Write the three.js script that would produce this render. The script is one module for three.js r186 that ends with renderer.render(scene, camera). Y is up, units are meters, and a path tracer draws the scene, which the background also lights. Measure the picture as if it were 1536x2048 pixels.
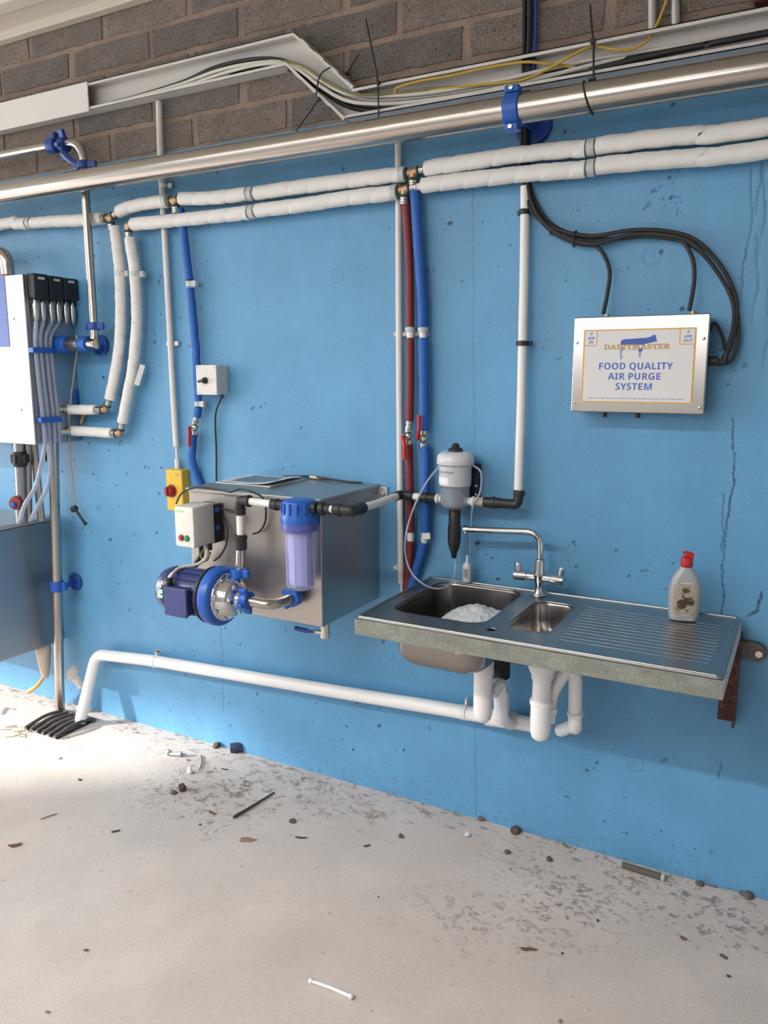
import * as THREE from 'three';
import { RoundedBoxGeometry } from 'three/addons/geometries/RoundedBoxGeometry.js';
import { mergeGeometries } from 'three/addons/utils/BufferGeometryUtils.js';
import { RectAreaLightUniformsLib } from 'three/addons/lights/RectAreaLightUniformsLib.js';

// ---------- camera, sky, sun, exposure ----------
const scene = new THREE.Scene();
const renderer = new THREE.WebGLRenderer({ antialias: true });
renderer.toneMapping = THREE.LinearToneMapping;
renderer.toneMappingExposure = 1.22;
renderer.shadowMap.enabled = true;
RectAreaLightUniformsLib.init();
const camera = new THREE.PerspectiveCamera(66.22, 0.75, 0.05, 200);
camera.position.set(0, 1.645, 2.54);
camera.rotation.order = 'YXZ';
camera.rotation.set(-10.05 * Math.PI / 180, 28.3 * Math.PI / 180, 0);

scene.background = new THREE.Color().setRGB(0.93, 0.97, 1.0);       // bright hazy sky
scene.backgroundIntensity = 8.0;
const sun = new THREE.DirectionalLight(new THREE.Color().setRGB(1, 0.95, 0.87), 14);
sun.position.set(-13.6 - 4, 6.0, 10 + 2); sun.target.position.set(-4, 0, 2);
sun.castShadow = true; sun.shadow.mapSize.set(2048, 2048); sun.shadow.radius = 6;
Object.assign(sun.shadow.camera, { left: -12, right: 12, top: 12, bottom: -12, near: 1, far: 50 });
scene.add(sun, sun.target);

// ---------- helpers ----------
let seed = 7;
const rnd = () => { seed = (seed * 1664525 + 1013904223) >>> 0; return seed / 4294967296; };
const rr = (a, b) => a + (b - a) * rnd();
const V = a => a.isVector3 ? a.clone() : new THREE.Vector3(a[0], a[1], a[2]);
const used = {};
const numbered = n => { const k = used[n] = (used[n] ?? -1) + 1; return k ? `${n}_${String(k).padStart(3, '0')}` : n; };
const rgb = (r, g, b) => new THREE.Color().setRGB(r, g, b);
function mat(c, roughness = 0.6, metalness = 0, extra = {}) {
  return new THREE.MeshPhysicalMaterial({ color: c.isColor ? c : new THREE.Color(c), roughness, metalness, ...extra });
}
function plain(g) {
  g = g.index ? g.toNonIndexed() : g;
  for (const k of Object.keys(g.attributes)) if (!['position', 'normal', 'uv'].includes(k)) g.deleteAttribute(k);
  if (!g.attributes.normal) g.computeVertexNormals();
  if (!g.attributes.uv) g.setAttribute('uv', new THREE.BufferAttribute(new Float32Array(g.attributes.position.count * 2), 2));
  g.clearGroups();
  return g;
}
const merged = gs => Array.isArray(gs) ? (gs.length === 1 ? plain(gs[0]) : mergeGeometries(gs.map(plain))) : gs;
const shade = o => { o.castShadow = o.receiveShadow = true; return o; };
const roots = new Map();
function thing(name, label, category, pos = [0, 0, 0], group) {
  const o = new THREE.Group(); o.name = numbered(name); o.position.set(...pos); scene.add(o);
  o.userData = { label, category }; if (group) o.userData.group = group;
  roots.set(o, o.position); return o;
}
// geometry is given in room coordinates and moved into its thing's own
function part(parent, name, gs, m, label) {
  const g = merged(gs).clone(), p = roots.get(parent);
  g.translate(-p.x, -p.y, -p.z);
  const o = shade(new THREE.Mesh(g, m)); o.name = name; parent.add(o); roots.set(o, p);
  if (label) o.userData.label = label;
  return o;
}
function single(name, label, category, gs, m, group) {
  const g = merged(gs).clone(); g.computeBoundingBox();
  const b = g.boundingBox, p = [(b.min.x + b.max.x) / 2, b.min.y, (b.min.z + b.max.z) / 2];
  g.translate(-p[0], -p[1], -p[2]);
  const o = shade(new THREE.Mesh(g, m)); o.name = numbered(name); o.position.set(...p); scene.add(o);
  o.userData = { label, category }; if (group) o.userData.group = group;
  roots.set(o, o.position); return o;
}
function structure(name, gs, m, label) {
  const o = shade(new THREE.Mesh(merged(gs), m)); o.name = name; scene.add(o);
  o.userData = { kind: 'structure', label, category: name.split('_')[0] };
  roots.set(o, o.position); return o;
}
// box given by its corners, edges rounded by r
function box(x0, x1, y0, y1, z0, z1, r = 0) {
  const w = x1 - x0, h = y1 - y0, d = z1 - z0;
  const g = r > 0 ? new RoundedBoxGeometry(w, h, d, 2, Math.min(r, w / 2.01, h / 2.01, d / 2.01)) : new THREE.BoxGeometry(w, h, d);
  return g.translate((x0 + x1) / 2, (y0 + y1) / 2, (z0 + z1) / 2);
}
// a box of size [w,h,d] centred at c and turned
function obox(c, [w, h, d], r = 0, rx = 0, ry = 0, rz = 0) {
  const g = r > 0 ? new RoundedBoxGeometry(w, h, d, 2, r) : new THREE.BoxGeometry(w, h, d);
  g.applyMatrix4(new THREE.Matrix4().makeRotationFromEuler(new THREE.Euler(rx, ry, rz, 'YXZ')));
  return g.translate(...V(c).toArray());
}
const metricUv = (g, f) => {
  const p = g.attributes.position, u = new Float32Array(p.count * 2);
  for (let i = 0; i < p.count; i++) { const q = f(p.getX(i), p.getY(i), p.getZ(i)); u[i * 2] = q[0]; u[i * 2 + 1] = q[1]; }
  g.setAttribute('uv', new THREE.BufferAttribute(u, 2)); return g;
};
// turned profile [[radius, height]...] standing at base along dir
function lathe(profile, base, dir = [0, 1, 0], seg = 28) {
  const g = new THREE.LatheGeometry(profile.map(([r, h]) => new THREE.Vector2(Math.max(r, 1e-5), h)), seg);
  g.applyQuaternion(new THREE.Quaternion().setFromUnitVectors(new THREE.Vector3(0, 1, 0), V(dir).normalize()));
  return g.translate(...V(base).toArray());
}
function rod(a, b, r0, r1 = r0, seg = 20, bevel = 0) {
  a = V(a); b = V(b); const L = a.distanceTo(b), c = Math.min(bevel, L / 3);
  const prof = c ? [[0, 0], [r0 - c, 0], [r0, c], [r1, L - c], [r1 - c, L], [0, L]] : [[0, 0], [r0, 0], [r0, 0], [r1, L], [r1, L], [0, L]];
  return lathe(prof, a, b.clone().sub(a), seg);
}
// hexagonal nut
const hex = (a, b, r) => { a = V(a); b = V(b); const L = a.distanceTo(b); const g = new THREE.CylinderGeometry(r, r, L, 6); g.applyQuaternion(new THREE.Quaternion().setFromUnitVectors(new THREE.Vector3(0, 1, 0), b.clone().sub(a).normalize())); const m = a.add(b).multiplyScalar(0.5); return g.translate(m.x, m.y, m.z); };
const spline = (pts, n = 60, tension = 0.5) => new THREE.CatmullRomCurve3(pts.map(V), false, 'catmullrom', tension).getSpacedPoints(n);
// straight runs joined by round bends
function poly(pts, bend = 0.03, n = 8) {
  const P = pts.map(V), out = [P[0]];
  for (let i = 1; i < P.length - 1; i++) {
    const a = P[i - 1].clone().sub(P[i]), b = P[i + 1].clone().sub(P[i]);
    const d = Math.min(bend, a.length() * 0.49, b.length() * 0.49);
    a.normalize(); b.normalize();
    const s = P[i].clone().addScaledVector(a, d), e = P[i].clone().addScaledVector(b, d);
    const q = new THREE.QuadraticBezierCurve3(s, P[i], e);
    for (let k = 0; k <= n; k++) out.push(q.getPoint(k / n));
  }
  out.push(P[P.length - 1]); return out;
}
// tube along points; r a number or r(distance, angle, share)
function sweep(P, r, nr = 14, caps = true) {
  const n = P.length, f = typeof r === 'function' ? r : () => r;
  const T = P.map((p, i) => P[Math.min(i + 1, n - 1)].clone().sub(P[Math.max(i - 1, 0)]).normalize());
  let N = new THREE.Vector3(0, 0, 1); if (Math.abs(T[0].z) > 0.8) N.set(0, 1, 0);
  const pos = [], uv = [], idx = []; let s = 0;
  const L = P.reduce((a, p, i) => i ? a + p.distanceTo(P[i - 1]) : 0, 0);
  for (let i = 0; i < n; i++) {
    if (i) s += P[i].distanceTo(P[i - 1]);
    N = N.clone().addScaledVector(T[i], -N.dot(T[i])).normalize();
    const B = new THREE.Vector3().crossVectors(T[i], N);
    for (let k = 0; k <= nr; k++) {
      const a = k / nr * Math.PI * 2, q = f(s, k === nr ? 0 : a, s / L);
      const v = P[i].clone().addScaledVector(N, Math.cos(a) * q).addScaledVector(B, Math.sin(a) * q);
      pos.push(v.x, v.y, v.z); uv.push(k / nr * 0.16, s);
    }
  }
  for (let i = 0; i < n - 1; i++) for (let k = 0; k < nr; k++) {
    const a = i * (nr + 1) + k, b = a + nr + 1;
    idx.push(a, a + 1, b, a + 1, b + 1, b);
  }
  if (caps) for (const [i, flip] of [[0, 1], [n - 1, 0]]) {
    const c = pos.length / 3; pos.push(P[i].x, P[i].y, P[i].z); uv.push(0, 0);
    const o = pos.length / 3;
    for (let k = 0; k <= nr; k++) { const j = (i * (nr + 1) + k) * 3; pos.push(pos[j], pos[j + 1], pos[j + 2]); uv.push(0, 0); }
    for (let k = 0; k < nr; k++) flip ? idx.push(c, o + k + 1, o + k) : idx.push(c, o + k, o + k + 1);
  }
  const g = new THREE.BufferGeometry();
  g.setAttribute('position', new THREE.Float32BufferAttribute(pos, 3));
  g.setAttribute('uv', new THREE.Float32BufferAttribute(uv, 2)); g.setIndex(idx); g.computeVertexNormals();
  // close the seam's normals
  const nn = g.attributes.normal;
  for (let i = 0; i < n; i++) { const a = i * (nr + 1), b = a + nr; const x = nn.getX(a) + nn.getX(b), y = nn.getY(a) + nn.getY(b), z = nn.getZ(a) + nn.getZ(b), l = Math.hypot(x, y, z) || 1; nn.setXYZ(a, x / l, y / l, z / l); nn.setXYZ(b, x / l, y / l, z / l); }
  return g;
}
// skin over closed loops of points, first and last loop capped if asked
function loft(loops, cap0 = false, cap1 = true) {
  const m = loops[0].length, pos = [], idx = [];
  for (const l of loops) for (const p of l) pos.push(p[0], p[1], p[2]);
  for (let i = 0; i < loops.length - 1; i++) for (let k = 0; k < m; k++) {
    const a = i * m + k, b = i * m + (k + 1) % m; idx.push(a, a + m, b, b, a + m, b + m);
  }
  const fan = (i, flip) => { const l = loops[i]; const c = pos.length / 3; let s = [0, 0, 0]; for (const p of l) s = s.map((v, j) => v + p[j] / m); pos.push(...s); for (let k = 0; k < m; k++) { const a = i * m + k, b = i * m + (k + 1) % m; flip ? idx.push(c, a, b) : idx.push(c, b, a); } };
  if (cap0) fan(0, true); if (cap1) fan(loops.length - 1, false);
  const g = new THREE.BufferGeometry(); g.setAttribute('position', new THREE.Float32BufferAttribute(pos, 3)); g.setIndex(idx); g.computeVertexNormals(); return g;
}
// closed loop of a rectangle with round corners, in x and z at height y
function rloop(cx, cz, w, d, r, y, n = 6) {
  const o = []; r = Math.min(r, w / 2, d / 2);
  for (const [sx, sz, a0] of [[1, 1, 0], [-1, 1, 1], [-1, -1, 2], [1, -1, 3]])
    for (let k = 0; k <= n; k++) { const a = (a0 + k / n) * Math.PI / 2; o.push([cx + sx * (w / 2 - r) + Math.cos(a) * r, y, cz + sz * (d / 2 - r) + Math.sin(a) * r]); }
  return o;
}
// value noise
const hash = (x, y, s) => { let h = (x * 374761393 + y * 668265263 + s * 362437) | 0; h = Math.imul(h ^ (h >>> 13), 1274126177); return ((h ^ (h >>> 16)) >>> 0) / 4294967296; };
function noise(x, y, s = 0) {
  const i = Math.floor(x), j = Math.floor(y), u = x - i, v = y - j, a = u * u * (3 - 2 * u), b = v * v * (3 - 2 * v);
  const p = hash(i, j, s), q = hash(i + 1, j, s), r = hash(i, j + 1, s), t = hash(i + 1, j + 1, s);
  return p + (q - p) * a + (r - p) * b + (p - q - r + t) * a * b;
}
const fbm = (x, y, s, o = 4) => { let v = 0, a = 0.5; for (let k = 0; k < o; k++) { v += a * noise(x, y, s + k); x *= 2.03; y *= 2.03; a *= 0.5; } return v; };
// texture computed per pixel: f(u, v) -> [r, g, b] in sRGB 0..255 or a single grey
function texture(w, h, f, colour = true) {
  const d = new Uint8Array(w * h * 4);
  for (let y = 0; y < h; y++) for (let x = 0; x < w; x++) {
    const c = f(x, y), k = (y * w + x) * 4;
    if (c.length) { d[k] = c[0]; d[k + 1] = c[1]; d[k + 2] = c[2]; } else d[k] = d[k + 1] = d[k + 2] = c;
    d[k + 3] = 255;
  }
  const t = new THREE.DataTexture(d, w, h); t.wrapS = t.wrapT = THREE.RepeatWrapping; t.magFilter = THREE.LinearFilter; t.minFilter = THREE.LinearMipmapLinearFilter; t.generateMipmaps = true;
  if (colour) t.colorSpace = THREE.SRGBColorSpace; t.needsUpdate = true; return t;
}
function canvasTexture(w, h, draw) {
  const c = document.createElement('canvas'); c.width = w; c.height = h; draw(c.getContext('2d'), w, h);
  const t = new THREE.CanvasTexture(c); t.colorSpace = THREE.SRGBColorSpace; t.magFilter = THREE.LinearFilter; return t;
}

// ---------- materials ----------
const brushTex = texture(256, 256, (x, y) => 90 + 120 * noise(x * 0.9, y * 0.06, 3) + 40 * noise(x / 30, y / 30, 8), false);
brushTex.repeat.set(3, 3);
const grainTex = texture(256, 256, (x, y) => 255 * fbm(x / 6, y / 6, 31, 3), false);
const M = {
  steel: mat(rgb(0.46, 0.43, 0.40), 0.22, 1),
  tank: mat(rgb(0.47, 0.44, 0.42), 0.36, 1, { bumpMap: brushTex, bumpScale: 0.00006 }),
  cabinet: mat(rgb(0.5, 0.5, 0.5), 0.3, 1, { bumpMap: brushTex, bumpScale: 0.00004 }),
  sink: mat(rgb(0.36, 0.36, 0.355), 0.32, 1, { bumpMap: brushTex, bumpScale: 0.00005 }),
  chrome: mat(rgb(0.62, 0.63, 0.65), 0.07, 1),
  nickel: mat(rgb(0.62, 0.6, 0.55), 0.22, 1),
  brass: mat(rgb(0.50, 0.33, 0.20), 0.45, 0.7),
  greenFit: mat(rgb(0.025, 0.06, 0.05), 0.5),
  galv: mat(rgb(0.50, 0.52, 0.53), 0.5, 0.75),
  lag: mat(rgb(0.72, 0.715, 0.70), 0.75, 0, { bumpMap: grainTex, bumpScale: 0.0006, sheen: 0.2 }),
  white: mat(rgb(0.74, 0.73, 0.71), 0.45),
  pvc: mat(rgb(0.80, 0.79, 0.80), 0.32),
  conduit: mat(rgb(0.66, 0.64, 0.62), 0.45),
  trunk: mat(rgb(0.62, 0.60, 0.585), 0.42),
  clip: mat(rgb(0.62, 0.66, 0.68), 0.35, 0, { transmission: 0.25 }),
  blueLag: mat(rgb(0.013, 0.105, 0.42), 0.6),
  redLag: mat(rgb(0.17, 0.014, 0.018), 0.55),
  bluePlastic: mat(rgb(0.012, 0.055, 0.30), 0.4),
  brightBlue: mat(rgb(0.015, 0.10, 0.45), 0.35),
  navy: mat(rgb(0.022, 0.035, 0.15), 0.36, 0, { clearcoat: 0.3 }),
  black: mat(rgb(0.014, 0.015, 0.018), 0.5),
  rubber: mat(rgb(0.02, 0.02, 0.022), 0.7),
  red: mat(rgb(0.42, 0.012, 0.018), 0.4),
  yellow: mat(rgb(0.68, 0.42, 0.035), 0.45),
  orange: mat(rgb(0.62, 0.33, 0.06), 0.5),
  green: mat(rgb(0.02, 0.28, 0.10), 0.35),
  grey: mat(rgb(0.57, 0.56, 0.545), 0.5),
  twine: mat(rgb(0.42, 0.33, 0.2), 0.9),
  clear: mat(rgb(0.86, 0.9, 0.94), 0.12, 0, { transmission: 0.85, ior: 1.3, thickness: 0 }),
  hose: mat(rgb(0.66, 0.71, 0.82), 0.2, 0, { transmission: 0.65, thickness: 0 }),
};

// ---------- the room ----------
// blue paint over a concrete wall: blow holes, dirt at the foot, cracks, shutter seams, tie plugs
const WALL = { x0: -4.6, w: 5.8, h: 2.52, W: 2048, H: 890 };
const wallTex = (() => {
  const { W, H } = WALL, s = W / WALL.w, col = new Float32Array(W * H * 3), bump = new Float32Array(W * H).fill(0.7);
  for (let y = 0; y < H; y++) for (let x = 0; x < W; x++) {
    const k = (y * W + x) * 3, m = x / s, n = y / s;
    const v = 1 + 0.10 * (fbm(m * 1.3, n * 1.3, 11) - 0.47) + 0.10 * (fbm(m * 9, n * 7, 21) - 0.47) + 0.05 * (noise(x * 0.7, y * 0.7, 5) - 0.5) + 0.04 * (fbm(m * 14, n * 1.2, 61) - 0.47);
    col[k] = 89 * v * (1 + 0.05 * (fbm(m * 2, n * 2, 41) - 0.47)); col[k + 1] = 147 * v; col[k + 2] = 189 * v;
    bump[y * W + x] = 0.7 + 0.1 * (fbm(m * 30, n * 30, 51) - 0.47);
  }
  const dab = (mx, my, rx, ry, ang, c, amt, dip = 0.4) => {
    const X = (mx - WALL.x0) * s, Y = my * s, R = Math.max(rx, ry) * s + 2, ca = Math.cos(ang), sa = Math.sin(ang), sd = Math.floor(mx * 977 + my * 313);
    for (let y = Math.max(0, Math.floor(Y - R)); y <= Math.min(H - 1, Y + R); y++) for (let x = Math.max(0, Math.floor(X - R)); x <= Math.min(W - 1, X + R); x++) {
      const u = ((x - X) * ca + (y - Y) * sa) / (rx * s), v = (-(x - X) * sa + (y - Y) * ca) / (ry * s);
      let d = Math.hypot(u, v) + 0.6 * (noise(x / 3, y / 3, sd) - 0.5); const a = Math.min(1, Math.max(0, (1.05 - d) * 2.2)) * amt;
      if (a > 0) { const k = (y * W + x) * 3; for (let j = 0; j < 3; j++) col[k + j] += (c[j] - col[k + j]) * a; bump[y * W + x] -= dip * a; }
    }
  };
  const dark = [34, 62, 84], mid = [66, 112, 146], dirt = [96, 104, 108];
  for (let i = 0; i < 1500; i++) {                                   // blow holes
    const x = rr(-4.5, 1.1), y = rr(0.06, 2.5); if (fbm(x * 2.2, y * 2.2, 71) < 0.40 + 0.12 * rnd()) continue;
    const r = 0.0022 + 0.005 * Math.pow(rnd(), 2.2);
    dab(x, y, r * rr(1, 1.9), r, rr(0.2, 1.1), rnd() < 0.55 ? dark : mid, rr(0.55, 0.95));
    if (rnd() < 0.35) for (let j = 0; j < 4; j++) dab(x + rr(-0.03, 0.03), y + rr(-0.02, 0.02), r * 0.8, r * 0.6, 0.6, mid, 0.7);
  }
  const line = (pts, w, c, amt) => { for (let i = 0; i < pts.length - 1; i++) { const [a, b] = [pts[i], pts[i + 1]], n = Math.ceil(Math.hypot(b[0] - a[0], b[1] - a[1]) / 0.004); for (let k = 0; k <= n; k++) { const t = k / n, j = 0.006 * (noise(i * 9 + t * n * 0.35, 3, 5) - 0.5); dab(a[0] + (b[0] - a[0]) * t + j, a[1] + (b[1] - a[1]) * t, w * rr(0.5, 1.4), w * 2, 0, c, amt * rr(0.4, 1), 0.5); } } };
  line([[-0.197, 1.989, 0], [-0.202, 1.907, 0], [-0.202, 1.796, 0]], 0.003, mid, 0.6);
  line([[-0.197, 1.508, 0], [-0.182, 1.33, 0], [-0.194, 1.192, 0], [-0.196, 1.052, 0], [-0.186, 0.975, 0], [-0.191, 0.91, 0]], 0.0028, dark, 0.6);
  line([[-0.206, 1.283, 0], [-0.2, 1.114, 0]], 0.003, mid, 0.6);
  line([[-0.082, 0.997, 0], [-0.089, 0.938, 0], [-0.116, 0.918, 0]], 0.0036, dark, 0.6);
  line([[-0.155, 0.43, 0], [-0.158, 0.369, 0]], 0.003, mid, 0.8);
  line([[-0.988, 0.39, 0], [-0.976, 0.013, 0]], 0.003, mid, 0.35); line([[-1.04, 2.361, 0], [-1.013, 1.382, 0]], 0.003, mid, 0.28);
  line([[-2.171, 0.557, 0], [-2.171, 0.432, 0], [-2.174, 0.176, 0]], 0.0022, dark, 0.4); line([[-3.238, 0.058, 0], [-3.237, 0.004, 0]], 0.003, dark, 0.4);
  for (const [x, y] of [[-0.184, 2.202, 0], [-0.167, 2.095, 0], [-0.199, 2.084, 0], [-0.171, 1.906, 0], [-0.133, 1.78, 0]]) line([[x, y + 0.12], [x + 0.012, y - 0.02], [x + 0.004, y - 0.12]], 0.005, [80, 132, 166], 0.25);
  for (const [x, y] of [[-0.456, 1.989, 0], [-1.561, 1.994, 0], [-0.416, 0.359, 0], [-2.886, 0.23, 0]]) {          // tie plugs
    for (let a = 0; a < 6.28; a += 0.12) dab(x + 0.026 * Math.cos(a), y + 0.026 * Math.sin(a), 0.0035, 0.0035, 0, [74, 126, 162], 0.5 * rr(0.4, 1), 0.25);
    dab(x, y, 0.012, 0.012, 0, [78, 130, 164], 0.35, 0.25);
  }
  for (let i = 0; i < 900; i++) { const x = rr(-4.5, 1.1), q = Math.pow(rnd(), 2.5) * 0.13; dab(x, q * (0.4 + 1.1 * noise(x * 3, 1, 9)), rr(0.003, 0.014), rr(0.002, 0.006), rr(0, 3), rnd() < 0.6 ? dirt : [84, 122, 146], rr(0.1, 0.4), 0.02); }
  // tan filler patch low on the left
  for (const [x, y] of [[-3.155, 0.154, 0], [-3.121, 0.139, 0], [-3.094, 0.118, 0], [-3.124, 0.181, 0]]) dab(x, y, 0.035, 0.03, 0.5, [196, 176, 158], 0.8, 0);
  const cl = v => Math.max(0, Math.min(255, v));
  const a = texture(W, H, (x, y) => { const k = (y * W + x) * 3; return [cl(col[k]), cl(col[k + 1]), cl(col[k + 2])]; });
  const b = texture(W, H, (x, y) => cl(bump[y * W + x] * 255), false);
  for (const t of [a, b]) t.repeat.set(1 / WALL.w, 1 / WALL.h), t.offset.set(-WALL.x0 / WALL.w, 0);
  return [a, b];
})();
const paint = mat(0xffffff, 0.5, 0, { map: wallTex[0], bumpMap: wallTex[1], bumpScale: 0.004 });
const XL = -12, XR = 2.6, ZF = 4.4, BLUE = 2.515;
const roofY = z => 3.1 + 0.2 * z;
const wallBack = structure('wall_back', [metricUv(box(XL, XR, 0, BLUE, -0.25, 0), (x, y) => [x, y])], paint, 'blue painted concrete wall with small pits and cracks');
// block courses laid flat above the paint line
const mortarTex = texture(512, 512, (x, y) => { const v = 0.9 + 0.3 * (fbm(x / 60, y / 60, 5) - 0.47) + 0.2 * (noise(x / 2, y / 2, 9) - 0.5); return [148 * v, 131 * v, 119 * v]; });
mortarTex.repeat.set(1.4, 1.4);
const mortar = mat(0xffffff, 0.95, 0, { map: mortarTex, bumpMap: grainTex, bumpScale: 0.002 });
part(wallBack, 'mortar_bed', [metricUv(box(XL, XR, BLUE, roofY(0) + 0.05, -0.25, -0.006), (x, y) => [x, y])], mortar);
const blockMats = [[114, 107, 103], [120, 111, 106], [108, 102, 99], [125, 115, 108]].map((c, i) => {
  const t = texture(256, 128, (x, y) => { const v = 0.95 + 0.22 * (fbm(x / 40, y / 40, 13 + i) - 0.47) + 0.42 * (noise(x / 1.7, y / 1.7, 19 + i) - 0.5) + (noise(x / 3, y / 3, 77 + i) > 0.86 ? -0.3 : 0); return c.map(q => Math.max(0, Math.min(255, q * v))); });
  return mat(0xffffff, 0.95, 0, { map: t, bumpMap: t, bumpScale: 0.003 });
});
const blockShapes = [0, 1, 2].map(k => {
  const g = new THREE.BoxGeometry(0.424, 0.096, 0.03, 9, 3, 1), p = g.attributes.position;
  for (let i = 0; i < p.count; i++) { const x = p.getX(i), y = p.getY(i), z = p.getZ(i), e = Math.abs(x) > 0.2 || Math.abs(y) > 0.04 ? 1 : 0; p.setXYZ(i, x + 0.009 * (noise(x * 31, y * 40, k) - 0.5) - (z > 0 ? Math.sign(x) * 0.002 : 0), y + 0.009 * (noise(x * 25 + 9, y * 30, k) - 0.5), z - (z > 0 ? e * 0.0025 : 0)); }
  g.computeVertexNormals(); return metricUv(g, (x, y) => [x / 0.45 + 0.5, y / 0.12 + 0.5]);
});
for (let c = 0; c < 5; c++) for (let i = -4; i < 10; i++) {
  const y = BLUE + 0.062 + c * 0.1165, x = (c % 2 ? -2.645 : -2.89) + i * 0.451 + rr(-0.005, 0.005);
  if (x < -4.8 || x > 1.6) continue;
  const b = shade(new THREE.Mesh(blockShapes[(i + c + 8) % 3], blockMats[Math.floor(rnd() * 4)]));
  b.name = 'block'; b.position.set(x, y, -0.0145 + rr(-0.001, 0.0015)); b.rotation.z = rr(-0.005, 0.005); wallBack.add(b);
}

// concrete floor
const FLOOR = { x0: -4.2, w: 5.6, z0: 0, d: 3.0, W: 2048, H: 1097 };
const floorTex = (() => {
  const { W, H } = FLOOR, s = W / FLOOR.w, col = new Float32Array(W * H * 3);
  for (let y = 0; y < H; y++) for (let x = 0; x < W; x++) {
    const k = (y * W + x) * 3, m = x / s, n = y / s;
    const v = 1 + 0.10 * (fbm(m * 1.1, n * 1.1, 3) - 0.47) + 0.12 * (fbm(m * 6, n * 6, 23) - 0.47) + 0.07 * (noise(x * 0.8, y * 0.8, 15) - 0.5);
    const warm = 0.06 * (fbm(m * 0.9, n * 0.9, 91) - 0.47);
    col[k] = 191 * v * (1 + warm); col[k + 1] = 182 * v; col[k + 2] = 176 * v * (1 - warm);
  }
  const dab = (mx, mz, rx, rz, ang, c, amt, rag = 0.9) => {
    const X = (mx - FLOOR.x0) * s, Y = mz * s, R = Math.max(rx, rz) * s * 1.4 + 2, ca = Math.cos(ang), sa = Math.sin(ang), sd = Math.floor(mx * 977 + mz * 313);
    for (let y = Math.max(0, Math.floor(Y - R)); y <= Math.min(H - 1, Y + R); y++) for (let x = Math.max(0, Math.floor(X - R)); x <= Math.min(W - 1, X + R); x++) {
      const u = ((x - X) * ca + (y - Y) * sa) / (rx * s), v = (-(x - X) * sa + (y - Y) * ca) / (rz * s);
      const d = Math.hypot(u, v) + rag * (fbm(x / 7, y / 7, sd, 3) - 0.45) * 2, a = Math.min(1, Math.max(0, (1 - d) * 1.6)) * amt;
      if (a > 0) { const k = (y * W + x) * 3; for (let j = 0; j < 3; j++) col[k + j] += (c[j] - col[k + j]) * a; }
    }
  };
  const dirt = [104, 94, 86], grey = [112, 108, 106], tan = [150, 132, 112];
  // trodden-in dirt: broken, grainy patches
  const spots = (list, n, spread, size, c, amt) => { for (const [mx, , mz] of list) {
    const X = (mx - FLOOR.x0) * s, Y = mz * s, R = (spread + size) * s * 1.25, sd = Math.floor(mx * 631 + mz * 977);
    for (let y = Math.max(0, Math.floor(Y - 2 * R)); y <= Math.min(H - 1, Y + 2 * R); y++) for (let x = Math.max(0, Math.floor(X - 2 * R)); x <= Math.min(W - 1, X + 2 * R); x++) {
      const w = Math.exp(-((x - X) ** 2 + (y - Y) ** 2) / (R * R)); if (w < 0.03) continue;
      const g = 0.55 * fbm(x / (size * s * 0.9), y / (size * s * 0.7), 5, 3) + 0.45 * fbm(x / 3.2, y / 2.6, 9, 2), a = Math.min(1, Math.max(0, (g - 0.60 + 0.20 * w) * 7)) * amt * Math.min(1, w * 1.6);
      if (a > 0) { const k = (y * W + x) * 3; for (let j = 0; j < 3; j++) col[k + j] += (c[j] - col[k + j]) * a; }
    } } };
  spots([[-1.825, 0, 0.138], [-1.954, 0, 0.297], [-1.561, 0, 0.17], [-2.114, 0, 0.294], [-1.808, 0, 0.384]], 26, 0.14, 0.035, dirt, 0.4);
  spots([[-2.424, 0, 0.111], [-2.146, 0, 0.485], [-2.125, 0, 0.158]], 12, 0.12, 0.03, dirt, 0.25);
  spots([[-1.371, 0, 0.109], [-1.245, 0, 0.1]], 10, 0.08, 0.05, [118, 104, 94], 0.4);
  spots([[-0.265, 0, 0.117], [-0.142, 0, 0.157], [-0.057, 0, 0.162], [-0.393, 0, 0.1]], 34, 0.1, 0.022, grey, 0.5);
  spots([[-0.641, 0, 0.173], [-0.519, 0, 0.253], [-0.778, 0, 0.184], [-0.457, 0, 0.247]], 16, 0.12, 0.02, dirt, 0.22);
  spots([[-0.763, 0, 0.542], [-0.57, 0, 0.463], [-0.473, 0, 0.31], [-0.651, 0, 0.405], [-0.866, 0, 0.495]], 12, 0.12, 0.02, dirt, 0.2);
  spots([[-0.78, 0, 0.539]], 3, 0.01, 0.05, [130, 115, 104], 0.55); spots([[-0.4, 0, 0.257]], 3, 0.012, 0.04, [108, 102, 92], 0.6);
  spots([[-2.897, 0, 0.42], [-2.78, 0, 0.303]], 14, 0.09, 0.025, tan, 0.5);
  for (let i = 0; i < 420; i++) { const x = rr(-4.2, 1.3), q = Math.pow(rnd(), 2) * 0.10; dab(x, q, rr(0.006, 0.03), rr(0.003, 0.012), rr(-0.3, 0.3), rnd() < 0.5 ? [92, 86, 84] : dirt, rr(0.15, 0.55)); }   // dirt gathered along the wall
  for (let i = 0; i < 1500; i++) dab(rr(-4.2, 1.3), Math.pow(rnd(), 1.3) * 2.9, rr(0.0015, 0.006), rr(0.001, 0.004), rr(0, 3), rnd() < 0.6 ? [110, 99, 90] : [140, 124, 108], rr(0.3, 0.85), 0.5);
  const cl = v => Math.max(0, Math.min(255, v));
  const t = texture(W, H, (x, y) => { const k = (y * W + x) * 3; return [cl(col[k]), cl(col[k + 1]), cl(col[k + 2])]; });
  t.repeat.set(1 / FLOOR.w, 1 / FLOOR.d); t.offset.set(-FLOOR.x0 / FLOOR.w, 0); return t;
})();
const floorBump = grainTex.clone(); floorBump.repeat.set(7, 7); floorBump.needsUpdate = true;
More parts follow.
